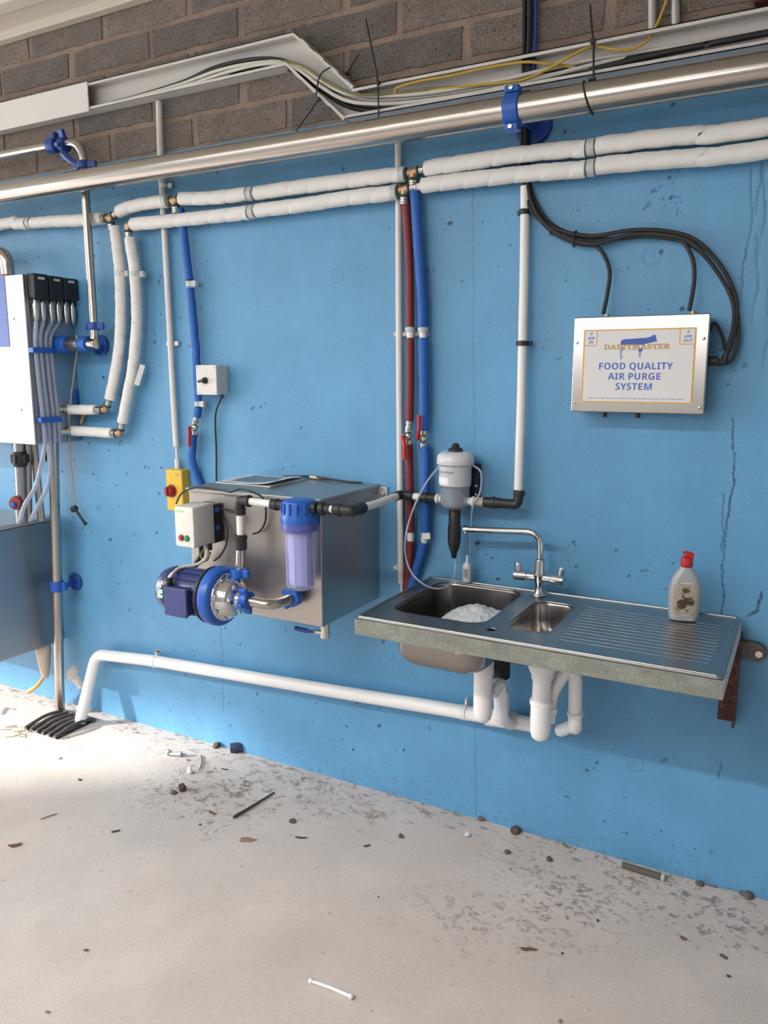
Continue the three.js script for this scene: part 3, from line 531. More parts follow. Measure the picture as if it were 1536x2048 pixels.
tie('black cable tie standing up over the trunking right of the black hoses', [sweep(spline([[-0.663, 2.7, 0.04], [-0.65, 2.628, 0.055], [-0.642, 2.584, 0.062], [-0.637, 2.489, 0.064]], 30), 0.0032, 6), obox([-0.644, 2.595, 0.063], [0.014, 0.016, 0.01], 0.002)]);
for (const [px, which] of [[0, 'left'], [1, 'right']]) { const a = px ? [-0.434, 2.754, 0.018] : [-0.496, 2.768, 0.018], b = px ? [-0.423, 2.618, 0.018] : [-0.486, 2.617, 0.018]; single('grey_conduit', `${which} one of two grey conduits entering the trunking from above`, 'conduit', [rod(a, [b[0], 2.605, 0.018], 0.012, 0.012, 16)], M.galv); }
single('timber_block', 'red brown timber block at the top right corner above the trunking', 'timber', [box([-0.224, 2.625, 0.02][0], [-0.224, 2.625, 0.02][0] + 0.3, [-0.224, 2.623, 0.02][1], [-0.224, 2.623, 0.02][1] + 0.22, 0.001, 0.04, 0.004)], mat(rgb(0.12, 0.028, 0.014), 0.7));
// black hoses dropping through the trunking to the sign box
const hoseK = (label, pts, r = 0.0062) => single('black_hose', label, 'hose', [sweep(spline(pts, 120), r, 10)], M.rubber, 'black air hoses');
hoseK('black air hose curving down to the left fitting on top of the sign box', [[-0.865, 2.847, 0.02], [-0.859, 2.679, 0.02], [-0.858, 2.538, 0.018], [-0.86, 2.394, 0.018], [-0.851, 2.259, 0.022], [-0.821, 2.158, 0.024], [-0.764, 2.086, 0.024], [-0.683, 2.041, 0.024], [-0.621, 2.028, 0.024], [-0.591, 1.998, 0.03], [-0.569, 1.945, 0.04], [-0.571, 1.878, 0.05], [-0.579, 1.822, 0.055]]);
hoseK('black air hose curving down to the right fitting on top of the sign box', [[-0.849, 2.842, 0.024], [-0.844, 2.675, 0.024], [-0.848, 2.536, 0.02], [-0.85, 2.392, 0.018], [-0.84, 2.251, 0.02], [-0.806, 2.158, 0.02], [-0.746, 2.093, 0.02], [-0.638, 2.052, 0.02], [-0.533, 2.045, 0.02], [-0.432, 2.048, 0.022], [-0.374, 2.029, 0.028], [-0.336, 1.973, 0.04], [-0.325, 1.909, 0.048], [-0.332, 1.822, 0.055]]);
hoseK('upper black air hose arching over to the right side of the sign box', [[-0.871, 2.844, 0.03], [-0.865, 2.677, 0.03], [-0.867, 2.539, 0.02], [-0.865, 2.393, 0.024], [-0.854, 2.25, 0.032], [-0.824, 2.149, 0.034], [-0.753, 2.091, 0.034], [-0.635, 2.057, 0.032], [-0.517, 2.064, 0.03], [-0.417, 2.054, 0.03], [-0.332, 2.023, 0.03], [-0.26, 1.949, 0.03], [-0.215, 1.864, 0.03], [-0.207, 1.794, 0.032], [-0.214, 1.724, 0.034], [-0.229, 1.693, 0.036]]);
hoseK('lower black air hose arching over to the right side of the sign box', [[-0.854, 2.839, 0.033], [-0.848, 2.673, 0.033], [-0.855, 2.537, 0.02], [-0.852, 2.39, 0.028], [-0.84, 2.243, 0.036], [-0.811, 2.148, 0.036], [-0.747, 2.08, 0.036], [-0.633, 2.033, 0.036], [-0.516, 2.05, 0.034], [-0.415, 2.042, 0.034], [-0.338, 2.013, 0.034], [-0.27, 1.935, 0.034], [-0.221, 1.85, 0.034], [-0.212, 1.78, 0.036], [-0.222, 1.717, 0.04], [-0.225, 1.69, 0.04]]);
hoseK('outermost black air hose looping round below the sign box fitting', [[-0.762, 2.076, 0.03], [-0.636, 2.043, 0.028], [-0.517, 2.046, 0.026], [-0.416, 2.035, 0.026], [-0.334, 2.004, 0.026], [-0.265, 1.927, 0.026], [-0.215, 1.843, 0.026], [-0.2, 1.78, 0.026], [-0.2, 1.724, 0.028], [-0.212, 1.679, 0.032], [-0.241, 1.67, 0.036]], 0.0055);
hoseK('thin black hose looping up behind the right edge of the sign box', [[-0.292, 1.725, 0.03], [-0.276, 1.768, 0.02], [-0.264, 1.788, 0.02], [-0.245, 1.756, 0.02], [-0.23, 1.71, 0.03]], 0.0045);
single('blue_hose', 'dark blue hose dropping beside the black hoses to the trunking', 'hose', [sweep(spline([[-0.838, 2.841, 0.02], [-0.833, 2.703, 0.02], [-0.835, 2.613, 0.018], [-0.837, 2.55, 0.016]], 20), 0.007, 10)], M.bluePlastic);
tie('small black tie holding the bundle of hoses left of the sign box', [sweep(Array.from({ length: 20 }, (_, i) => { const a = i / 19 * 6.283, c = [-0.683, 2.053, 0.026]; return V([c[0] + 0.003 * Math.cos(a), c[1] + 0.024 * Math.cos(a), c[2] + 0.02 * Math.sin(a)]); }), 0.002, 6)]);

// ---------- sign box ----------
{
  const x0 = -0.655, x1 = -0.268, y0 = 1.526, y1 = 1.811, z = 0.1;
  const o = thing('sign_box', 'stainless steel box with a white air purge system label on its front', 'control box', [(x0 + x1) / 2, y0, 0]);
  part(o, 'box_body', [box(x0 + 0.006, x1 - 0.006, y0 + 0.006, y1 - 0.006, 0, z - 0.012, 0.003)], M.cabinet);
  part(o, 'lid', [box(x0, x1, y0, y1, z - 0.02, z, 0.004)], mat(rgb(0.46, 0.43, 0.405), 0.23, 1));
  const label = canvasTexture(1200, 880, (c, w, h) => {
    c.fillStyle = '#cdcdd0'; c.fillRect(0, 0, w, h);
    const rrect = (x, y, a, b, r) => { c.beginPath(); c.moveTo(x + r, y); c.lineTo(x + a - r, y); c.quadraticCurveTo(x + a, y, x + a, y + r); c.lineTo(x + a, y + b - r); c.quadraticCurveTo(x + a, y + b, x + a - r, y + b); c.lineTo(x + r, y + b); c.quadraticCurveTo(x, y + b, x, y + b - r); c.lineTo(x, y + r); c.quadraticCurveTo(x, y, x + r, y); c.stroke(); };
    c.lineWidth = 16; c.strokeStyle = '#c79a3e'; rrect(8, 8, w - 16, h - 16, 20);
    c.lineWidth = 11; rrect(10, 10, 140, 180, 20); rrect(w - 164, 10, 154, 180, 20);
    c.textAlign = 'center'; c.fillStyle = '#2c4fa6'; c.font = 'italic bold 46px sans-serif';
    c.fillText('9', 82, 66); c.fillText('AIR', 82, 118); c.fillText('IN', 82, 166); c.fillText('9', w - 86, 66); c.fillText('AIR', w - 86, 118); c.fillText('OUT', w - 86, 166);
    // the blue cow of the emblem: back and head solid, legs in outline
    c.beginPath(); c.moveTo(414, 150); c.quadraticCurveTo(420, 120, 470, 120); c.lineTo(690, 108); c.quadraticCurveTo(730, 100, 752, 84); c.lineTo(764, 72); c.lineTo(776, 82); c.lineTo(792, 80); c.lineTo(786, 100); c.lineTo(802, 150); c.lineTo(770, 160); c.quadraticCurveTo(640, 190, 640, 190); c.lineTo(414, 190); c.closePath(); c.fill();
    c.beginPath(); c.moveTo(414, 200); c.lineTo(470, 235); c.lineTo(440, 262); c.lineTo(430, 300); c.lineTo(445, 330); c.lineTo(420, 372); c.lineTo(414, 330); c.lineTo(408, 260); c.closePath(); c.globalAlpha = 0.45; c.fill(); c.globalAlpha = 1;
    c.beginPath(); c.moveTo(612, 230); c.lineTo(662, 230); c.lineTo(648, 268); c.lineTo(610, 268); c.closePath(); c.fill(); c.globalAlpha = 0.45; c.fillRect(614, 268, 26, 66); c.globalAlpha = 1;
    c.lineWidth = 4; c.strokeStyle = '#5b6b9c'; c.beginPath(); c.moveTo(470, 262); c.quadraticCurveTo(520, 262, 540, 246); c.quadraticCurveTo(570, 256, 600, 240); c.stroke();
    c.fillStyle = '#c9962f'; c.font = 'bold 76px serif'; c.save(); c.translate(585, 238); c.scale(1.22, 1); c.strokeStyle = '#8d6a24'; c.lineWidth = 3; c.fillText('DAIRYMASTER', 0, 0); c.strokeText('DAIRYMASTER', 0, 0); c.restore();
    c.fillStyle = '#3b5cab'; c.font = 'bold 112px sans-serif';
    c.fillText('FOOD QUALITY', 580, 478); c.fillText('AIR PURGE', 580, 600); c.fillText('SYSTEM', 580, 722);
    c.fillStyle = '#7d86a8'; for (let x = 70; x < 1110;) { const a = 20 + 50 * hash(x, 3, 1); c.fillRect(x, 822, a, 9); x += a + 8; }   // a line of print too small to read
  });
  const lx0 = x0 + 0.032, lx1 = x1 - 0.034, ly0 = y0 + 0.03, ly1 = y1 - 0.038;
  const g = new THREE.PlaneGeometry(lx1 - lx0, ly1 - ly0).translate((lx0 + lx1) / 2, (ly0 + ly1) / 2, z + 0.0022);
  const lb = part(o, 'label', [g], mat(0xffffff, 0.45, 0, { map: label }), 'white label with blue and gold print');
  part(lb, 'label_backing', [box(lx0, lx1, ly0, ly1, z, z + 0.002, 0.0008)], mat(rgb(0.62, 0.42, 0.14), 0.5));
  for (const [x, y] of [[x0 + 0.012, y0 + 0.03], [x1 - 0.012, y0 + 0.02], [x0 + 0.012, y1 - 0.075], [x1 - 0.014, y1 - 0.07]]) part(o, 'screw', [rod([x, y, z - 0.001], [x, y, z + 0.004], 0.005, 0.004, 12, 0.001)], M.nickel);
  for (const x of [-0.567, -0.32]) part(o, 'hose_fitting', [hex([x, y1 - 0.008, 0.055], [x, y1 + 0.01, 0.055], 0.008)], M.brass);
  for (const p of [[-0.562, 1.503, 0.05], [-0.461, 1.503, 0.05]]) part(o, 'cable_gland', [hex([p[0], y0 - 0.016, 0.05], [p[0], y0 + 0.008, 0.05], 0.008)], M.black);
  part(o, 'elbow_fitting', [sweep(poly([[x1 - 0.01, [-0.277, 1.679, 0.05][1], 0.05], [-0.23, 1.673, 0.045], [-0.226, 1.699, 0.04]], 0.012), 0.0095, 12), hex([x1 - 0.006, [-0.277, 1.679, 0.05][1], 0.05], [x1 + 0.022, [-0.267, 1.679, 0.05][1], 0.05], 0.015)], M.black);
}

// ---------- yellow isolator and grey switch box ----------
{
  const a = [-2.405, 1.241, 0.05], b = [-2.312, 1.062, 0.05], o = thing('isolator_switch', 'yellow isolator switch with a red rotary knob left of the pump tank', 'switch', [(a[0] + b[0]) / 2, b[1], 0]);
  part(o, 'housing', [box(a[0] + 0.004, b[0] + 0.002, b[1], a[1], 0, 0.05, 0.006)], M.yellow);
  const k = [-2.37, 1.149, 0.055]; part(o, 'knob_plate', [rod([k[0], k[1], 0.049], [k[0], k[1], 0.053], 0.028, 0.028, 28, 0.001)], mat(rgb(0.30, 0.03, 0.025), 0.5));
  part(o, 'knob', [rod([k[0], k[1], 0.052], [k[0], k[1], 0.078], 0.024, 0.021, 24, 0.003), obox([k[0], k[1], 0.08], [0.012, 0.036, 0.012], 0.003)], mat(rgb(0.27, 0.012, 0.015), 0.45));
  part(o, 'rating_plate', [box(k[0] + 0.025, k[0] + 0.048, a[1] - 0.028, a[1] - 0.012, 0.0498, 0.0508)], mat(rgb(0.5, 0.38, 0.12), 0.5));
}
{
  const a = [-2.187, 1.676, 0.075], b = [-2.082, 1.558, 0.075], o = thing('switch_box', 'grey plastic switch box with a small black knob over the blue pipe', 'switch', [(a[0] + b[0]) / 2, b[1], 0]);
  part(o, 'housing', [box(a[0], b[0], b[1], a[1], 0.048, 0.066, 0.003), box(a[0] + 0.002, b[0] - 0.002, b[1] + 0.002, a[1] - 0.002, 0.0, 0.05, 0.003)], M.grey);
  part(o, 'lid', [box(a[0], b[0], b[1], a[1], 0.066, 0.075, 0.003)], mat(rgb(0.64, 0.63, 0.61), 0.45));
  for (const [u, v] of [[0, 0], [0, 1], [1, 0], [1, 1]]) part(o, 'screw', [rod([a[0] + 0.009 + u * (b[0] - a[0] - 0.018), b[1] + 0.009 + v * (a[1] - b[1] - 0.018), 0.074], [a[0] + 0.009 + u * (b[0] - a[0] - 0.018), b[1] + 0.009 + v * (a[1] - b[1] - 0.018), 0.0765], 0.005, 0.005, 12)], M.galv);
  const k = [-2.138, 1.615, 0.078]; part(o, 'knob', [rod([k[0], k[1], 0.074], [k[0], k[1], 0.09], 0.013, 0.011, 20, 0.002), obox([k[0] - 0.008, k[1] - 0.002, 0.094], [0.03, 0.01, 0.01], 0.003, 0, 0, 0.15)], M.black);
  part(o, 'cable_gland', [hex([b[0] - 0.015, b[1] - 0.014, 0.03], [b[0] - 0.015, b[1] + 0.002, 0.03], 0.009)], M.bluePlastic);
  single('cable', 'black cable hanging straight down from the grey switch box to the pump tank', 'cable', [sweep(spline([[b[0] - 0.015, b[1] - 0.01, 0.03], [-2.14, 1.475, 0.02], [-2.15, 1.331, 0.012], [-2.155, 1.201, 0.012], [-2.151, 1.121, 0.012]], 30), 0.0038, 8)], M.black);
}

// ---------- pump tank ----------
const PT = { x0: -1.955, x1: -1.388, y0: 0.798, y1: 1.224, z: 0.4 };
{
  const { x0, x1, y0, y1, z } = PT, o = thing('water_tank', 'stainless steel water tank hung on the wall behind the blue pump', 'tank', [(x0 + x1) / 2, y0, 0]);
  part(o, 'tank_body', [box(x0, x1, y0, y1, 0.002, z, 0.004)], M.tank);
  part(o, 'tank_lid', [box(x0 - 0.006, x1 + 0.006, y1, y1 + 0.014, 0.004, z + 0.01, 0.003)], mat(rgb(0.42, 0.41, 0.39), 0.42, 1));
  part(o, 'mounting_channel', [box(-1.785, -1.722, y0 + 0.06, y1 - 0.004, z, z + 0.012, 0.002)], mat(rgb(0.26, 0.25, 0.25), 0.5, 0.6));
  part(o, 'wall_lug', [box(x1 - 0.002, x1 + 0.04, y1 - 0.045, y1 + 0.006, 0, 0.01, 0.003), rod([x1 + 0.022, y1 - 0.018, 0.008], [x1 + 0.022, y1 - 0.018, 0.022], 0.009, 0.009, 14, 0.002)], M.galv);
  const v = [-1.423, 0.759, 0.33], top = [v[0], y0, 0.33];
  const dv = part(o, 'drain_valve', [rod(top, [top[0], y0 - 0.014, 0.33], 0.011), hex([top[0], y0 - 0.02, 0.33], [top[0], y0 - 0.008, 0.33], 0.016), rod([top[0], y0 - 0.064, 0.33], [top[0], y0 - 0.016, 0.33], 0.017, 0.016, 18, 0.002), rod([top[0], y0 - 0.045, 0.33], [top[0] - 0.04, y0 - 0.043, 0.345], 0.008)], M.nickel, 'nickel drain valve');
  part(dv, 'lever', [sweep(spline([[top[0] - 0.03, y0 - 0.043, 0.345], [top[0] - 0.06, y0 - 0.04, 0.355], [top[0] - 0.105, y0 - 0.036, 0.36]], 10), s => s < 0.03 ? 0.005 : 0.0085, 10)], M.bluePlastic, 'blue lever');
}
{ // manual on the lid
  const y = PT.y1 + 0.015, q = [[-1.935, 0.27], [-1.95, 0.03], [-1.70, 0.025], [-1.68, 0.275]];
  const tex = canvasTexture(512, 360, (c, w, h) => { c.fillStyle = '#c9ced6'; c.fillRect(0, 0, w, h); c.fillStyle = '#5c6f88'; c.fillRect(60, 40, 330, 250); for (let i = 0; i < 900; i++) { c.fillStyle = `rgba(${60 + 120 * hash(i, 1, 1)},${80 + 110 * hash(i, 2, 1)},${110 + 100 * hash(i, 3, 1)},0.5)`; c.fillRect(60 + 320 * hash(i, 4, 1), 40 + 240 * hash(i, 5, 1), 14, 8); } });
  const n = 16, g = new THREE.PlaneGeometry(1, 1, n, n), p = g.attributes.position;
  for (let i = 0; i < p.count; i++) { const u = p.getX(i) + 0.5, v = p.getY(i) + 0.5; const x = (q[0][0] * (1 - u) + q[3][0] * u) * (1 - v) + (q[1][0] * (1 - u) + q[2][0] * u) * v, z = (q[0][1] * (1 - u) + q[3][1] * u) * (1 - v) + (q[1][1] * (1 - u) + q[2][1] * u) * v; p.setXYZ(i, x, y + 0.003 + 0.012 * Math.pow(u, 6) + 0.004 * noise(u * 4, v * 4, 3), z); }
  g.computeVertexNormals();
  const o = thing('manual', 'printed paper manual lying on the lid of the pump tank', 'booklet', [-1.8, y, 0.15]);
  part(o, 'cover_page', [g], mat(0xffffff, 0.6, 0, { map: tex, side: THREE.DoubleSide }));
  part(o, 'pages', [obox([-1.816, y + 0.0015, 0.15], [0.25, 0.003, 0.235], 0)], M.white);
}
for (const [label, pts, r] of [
  ['thin black cable looping over the front edge of the tank lid above the control box', [[-1.963, 1.185, 0.46], [-1.948, 1.224, 0.44], [-1.895, 1.243, 0.42], [-1.793, 1.242, 0.42], [-1.736, 1.24, 0.43], [-1.705, 1.251, 0.42], [-1.643, 1.247, 0.43], [-1.603, 1.221, 0.42], [-1.603, 1.151, 0.415], [-1.628, 1.11, 0.415], [-1.656, 1.098, 0.42]], 0.0032],
  ['thin black cable looping from the control box behind the white riser pipe', [[-1.783, 1.177, 0.43], [-1.743, 1.176, 0.43], [-1.715, 1.157, 0.425], [-1.701, 1.125, 0.42]], 0.0032],
  ['black cable bowing out under the control box', [[-1.784, 1.154, 0.42], [-1.749, 1.107, 0.44], [-1.75, 1.055, 0.45], [-1.77, 1.016, 0.46], [-1.798, 0.995, 0.46]], 0.0032],
  ['thin black cable lying along the back edge of the tank lid', [[-1.80, PT.y1 + 0.02, 0.03], [-1.70, PT.y1 + 0.026, 0.02], [-1.6, PT.y1 + 0.024, 0.03], [-1.5, PT.y1 + 0.018, 0.03], [-1.45, PT.y1 + 0.018, 0.02]], 0.0035]]) single('cable', label, 'cable', [sweep(spline(pts, 50), r, 8)], M.black);
single('hose_fitting', 'small metal fittings at the back edge of the tank lid', 'fitting', [rod([-1.68, PT.y1 + 0.024, 0.02], [-1.61, PT.y1 + 0.024, 0.02], 0.009, 0.007, 12)], M.nickel);

// ---------- pump ----------
{
  const c = [-1.69, 0.905, 0.55], o = thing('water_pump', 'blue electric pump with a steel pump head bolted to the tank', 'pump', [c[0], 0.8, c[2]]);
  const ax = (prof) => lathe(prof, [0, c[1], c[2]].map((v, i) => i ? v : c[0]), [1, 0, 0], 40);
  const motor = part(o, 'motor', [ax([[0, -0.262], [0.030, -0.260], [0.055, -0.252], [0.070, -0.236], [0.078, -0.212], [0.079, -0.195], [0.074, -0.19], [0.074, -0.05], [0.08, -0.04], [0, -0.04]]), ...Array.from({ length: 16 }, (_, i) => { const a = i / 16 * 6.283; return new THREE.BoxGeometry(0.15, 0.010, 0.004).translate(0, 0.0765, 0).applyMatrix4(new THREE.Matrix4().makeRotationX(a)).translate(c[0] - 0.125, c[1], c[2]); })], M.navy);
  const tb = part(motor, 'terminal_box', [box(c[0] - 0.160, c[0] - 0.068, c[1] - 0.058, c[1] + 0.035, c[2] + 0.05, c[2] + 0.095, 0.006)], mat(rgb(0.035, 0.045, 0.16), 0.4));
  part(motor, 'terminal_cover', [box(c[0] - 0.163, c[0] - 0.065, c[1] - 0.061, c[1] + 0.038, c[2] + 0.095, c[2] + 0.105, 0.004)], mat(rgb(0.045, 0.055, 0.19), 0.4));
  part(motor, 'cable_gland', [rod([c[0] - 0.16, c[1] + 0.03, c[2] + 0.08], [c[0] - 0.16, c[1] + 0.062, c[2] + 0.078], 0.012, 0.012, 14, 0.002)], M.black);
  const spot = (a, x, w, h, m, name, label) => part(motor, name, [obox([c[0] + x, c[1] + Math.sin(a) * 0.0795, c[2] + Math.cos(a) * 0.0795], [w, h, 0.0015], 0, -a)], m, label);
  spot(0.02, -0.203, 0.024, 0.03, mat(rgb(0.42, 0.72, 0.55), 0.5), 'sticker', 'round green sticker');
  spot(0.42, -0.203, 0.022, 0.007, M.white, 'sticker', 'white star sticker'); spot(0.42, -0.203, 0.007, 0.026, M.white, 'sticker', 'white star sticker');
  part(o, 'seal_ring', [ax([[0.06, -0.045], [0.096, -0.045], [0.098, -0.04], [0.098, -0.028], [0.06, -0.028]])], M.black);
  const fl = part(o, 'flange', [ax([[0.055, -0.028], [0.097, -0.028], [0.101, -0.02], [0.101, 0.004], [0.094, 0.014], [0.082, 0.016], [0.055, 0.016]])], M.brightBlue, 'bright blue flange ring');
  part(o, 'pump_head', [ax([[0.08, 0.01], [0.082, 0.022], [0.078, 0.026], [0.066, 0.027], [0.064, 0.055], [0.056, 0.068], [0.034, 0.074], [0.028, 0.074], [0.026, 0.09], [0.03, 0.092], [0.03, 0.098], [0, 0.098]])], M.chrome, 'polished steel pump head');
  for (let i = 0; i < 8; i++) { const a = i / 8 * 6.283 + 0.3; part(fl, 'bolt', [hex([c[0] + 0.024, c[1] + Math.sin(a) * 0.073, c[2] + Math.cos(a) * 0.073], [c[0] + 0.033, c[1] + Math.sin(a) * 0.073, c[2] + Math.cos(a) * 0.073], 0.006)], M.nickel); }
}
// wing clamps of blue plastic round a steel pipe
function wingClamp(root, at, axis, r, up = [0, 1, 0], m = M.brightBlue, wing = 1) {
  at = V(at); axis = V(axis).normalize(); const u = V(up); u.addScaledVector(axis, -u.dot(axis)).normalize(); const w = new THREE.Vector3().crossVectors(axis, u);
  const basis = new THREE.Matrix4().makeBasis(axis, u, w);
  const put = g => g.applyMatrix4(basis).translate(at.x, at.y, at.z);
  const lug = s => put(new RoundedBoxGeometry(0.03, 0.03 * wing, 0.016, 2, 0.006).rotateX(0.25 * s).translate(0, s * (r + 0.012 * wing), 0.004));
  part(root, 'wing_clamp', [rod(at.clone().addScaledVector(axis, -0.016), at.clone().addScaledVector(axis, 0.016), r + 0.009, r + 0.009, 26, 0.004), lug(1), lug(-1), put(new RoundedBoxGeometry(0.024, 0.02, 0.02, 2, 0.005).translate(0, 0, r + 0.012))], m, 'blue plastic clamp');
}
{
  const o = thing('suction_elbow', 'short curved steel pipe from the pump head back to the tank', 'pipe', [-1.52, 0.88, 0.5]);
  part(o, 'tube', [sweep(poly([[-1.592, 0.905, 0.55], [-1.485, 0.900, 0.55], [-1.48, 0.900, 0.404]], 0.09, 16), 0.0175, 20)], M.steel);
  wingClamp(o, [-1.588, 0.905, 0.55], [1, 0, 0], 0.022, [0, 1, 0.3]); wingClamp(o, [-1.481, 0.900, 0.435], [0, 0, 1], 0.022, [0.5, 1, 0]);
}
{
  const x = -1.652, z = 0.49, o = thing('riser_pipe', 'riser pipe from the pump head up to the water filter', 'pipe', [x, 0.95, z]);
  const y = v => 0.965 + (1150 - v) * 0.00174;
  part(o, 'steel_tube', [rod([x, 0.945, z + 0.012], [x, y(1095), z], 0.0165)], M.steel);
  wingClamp(o, [x, y(1141), z + 0.02], [0, 1, 0], 0.02, [1, 0, 0.2]);
  part(o, 'coupling', [rod([x, y(1097), z], [x, y(1067), z], 0.0205, 0.0205, 20, 0.003), ring([x, y(1075), z], [x, y(1070), z], 0.021)], M.black);
  part(o, 'white_tube', [rod([x, y(1068), z], [x, y(1024), z], 0.0125)], M.white);
  part(o, 'elbow', [sweep(poly([[x, y(1028), z], [x, 1.225, z], [x + 0.045, 1.227, z]], 0.012, 6), 0.0175, 18), ring([x, y(1026), z], [x, y(1014), z], 0.018), ring([x + 0.032, 1.226, z], [x + 0.045, 1.227, z], 0.018)], M.black);
  part(o, 'white_tube', [rod([x + 0.03, 1.226, z], [-1.515, 1.222, z - 0.008], 0.0125)], M.white);
  part(o, 'coupling', [rod([-1.528, 1.222, z - 0.008], [-1.478, 1.222, z - 0.01], 0.0175, 0.0175, 18, 0.003), ring([-1.5, 1.222, z - 0.009], [-1.51, 1.222, z - 0.009], 0.018)], M.black);
}
{ // filter housing
  const x = -1.420, z = 0.477, o = thing('water_filter', 'clear water filter housing with a blue cap in front of the tank', 'filter', [x, 0.945, z]);
  const cap = part(o, 'filter_cap', [lathe([[0, 1.248], [0.03, 1.248], [0.05, 1.244], [0.054, 1.236], [0.054, 1.205], [0.06, 1.195], [0.061, 1.17], [0.056, 1.165], [0, 1.165]].map(([r, h]) => [r, h - 1.165]).reverse(), [x, 1.165, z], [0, 1, 0], 40)], M.brightBlue, 'blue filter cap');
  for (let i = 0; i < 14; i++) { const a = i / 14 * 6.283; part(cap, 'rib', [obox([x + Math.sin(a) * 0.0555, 1.214, z + Math.cos(a) * 0.0555], [0.007, 0.046, 0.007], 0.0015, 0, a)], M.brightBlue); }
  part(o, 'bowl', [lathe([[0.0585, 1.178], [0.0585, 1.150], [0.05, 1.138], [0.0485, 1.13], [0.0465, 0.965], [0.042, 0.952], [0, 0.950], [0, 0.953], [0.039, 0.955], [0.0435, 0.967], [0.0455, 1.13], [0.047, 1.14], [0.0555, 1.152], [0.0555, 1.178]].map(([r, h]) => [r, h - 0.95]), [x, 0.95, z], [0, 1, 0], 40)], mat(rgb(0.80, 0.82, 0.98), 0.12, 0, { transmission: 0.85, thickness: 0, ior: 1.4, side: THREE.DoubleSide }), 'clear bluish bowl');
  part(o, 'bowl_collar', [lathe([[0.0588, 0], [0.0605, 0.004], [0.0605, 0.022], [0.0588, 0.026]], [x, 1.146, z], [0, 1, 0], 40)], mat(rgb(0.10, 0.12, 0.42), 0.3, 0, { transmission: 0.2 }));
  part(o, 'cartridge', [lathe([[0, 0], [0.036, 0], [0.0375, 0.004], [0.0365, 0.17], [0, 0.17]], [x, 0.966, z], [0, 1, 0], 32)], mat(rgb(0.72, 0.70, 0.78), 0.8), 'pale filter cartridge');
  for (let i = 0; i < 8; i++) { const a = i / 8 * 6.283 + 0.2; part(o, 'bowl_rib', [obox([x + Math.sin(a) * 0.0478, 1.048, z + Math.cos(a) * 0.0478], [0.004, 0.17, 0.003], 0.001, 0, a)], mat(rgb(0.62, 0.64, 0.86), 0.3, 0, { transmission: 0.5 })); }
  for (const s of [-1, 1]) part(o, 'port', [rod([x + s * 0.05, 1.221, z], [x + s * 0.07, 1.221, z], 0.022, 0.02, 18, 0.003)], s < 0 ? M.black : M.black);
}
{
  const o = thing('connecting_pipe', 'white pipe with black couplings from the water filter to the dosing unit', 'pipe', [-1.2, 1.2, 0.3]);
  const a = [-1.345, 1.221, 0.474], b = [-1.256, 1.224, 0.465], c = [-1.289, 1.215, 0.085];
  part(o, 'coupling', [rod(a, [-1.325, 1.221, 0.472], 0.024, 0.022, 18, 0.003), rod([-1.33, 1.221, 0.472], [-1.305, 1.222, 0.472], 0.017)], M.black);
  part(o, 'white_tube', [rod([-1.31, 1.222, 0.472], [-1.285, 1.222, 0.472], 0.0125)], M.white);
  part(o, 'elbow', [sweep(poly([[-1.292, 1.222, 0.472], [-1.225, 1.223, 0.472], [-1.228, 1.222, 0.40]], 0.012, 6), 0.018, 18), ring([-1.28, 1.222, 0.472], [-1.265, 1.222, 0.472], 0.0185), ring([-1.228, 1.222, 0.425], [-1.228, 1.222, 0.41], 0.0185)], M.black);
  part(o, 'white_tube', [sweep(spline([[-1.228, 1.222, 0.41], [-1.232, 1.221, 0.28], [-1.25, 1.219, 0.12]], 16), 0.0125, 16)], M.white);
  part(o, 'elbow', [sweep(poly([[-1.25, 1.219, 0.135], [-1.258, 1.218, 0.08], [-1.205, 1.216, 0.08]], 0.012, 6), 0.0165, 18), ring([-1.22, 1.2165, 0.08], [-1.21, 1.216, 0.08], 0.017)], M.black);
  part(o, 'white_tube', [rod([-1.21, 1.216, 0.08], [-1.175, 1.2155, 0.08], 0.0125)], M.white);
  part(o, 'coupling', [rod([-1.182, 1.2155, 0.08], [-1.12, 1.215, 0.08], 0.0165, 0.0165, 18, 0.003), ring([-1.16, 1.2152, 0.08], [-1.15, 1.2152, 0.08], 0.0172)], M.black);
  part(o, 'adaptor', [rod([-1.122, 1.215, 0.08], [-1.095, 1.215, 0.08], 0.014, 0.013), rod([-1.098, 1.215, 0.08], [-1.086, 1.215, 0.08], 0.0165, 0.0165, 16, 0.002)], mat(rgb(0.42, 0.36, 0.28), 0.5));
}
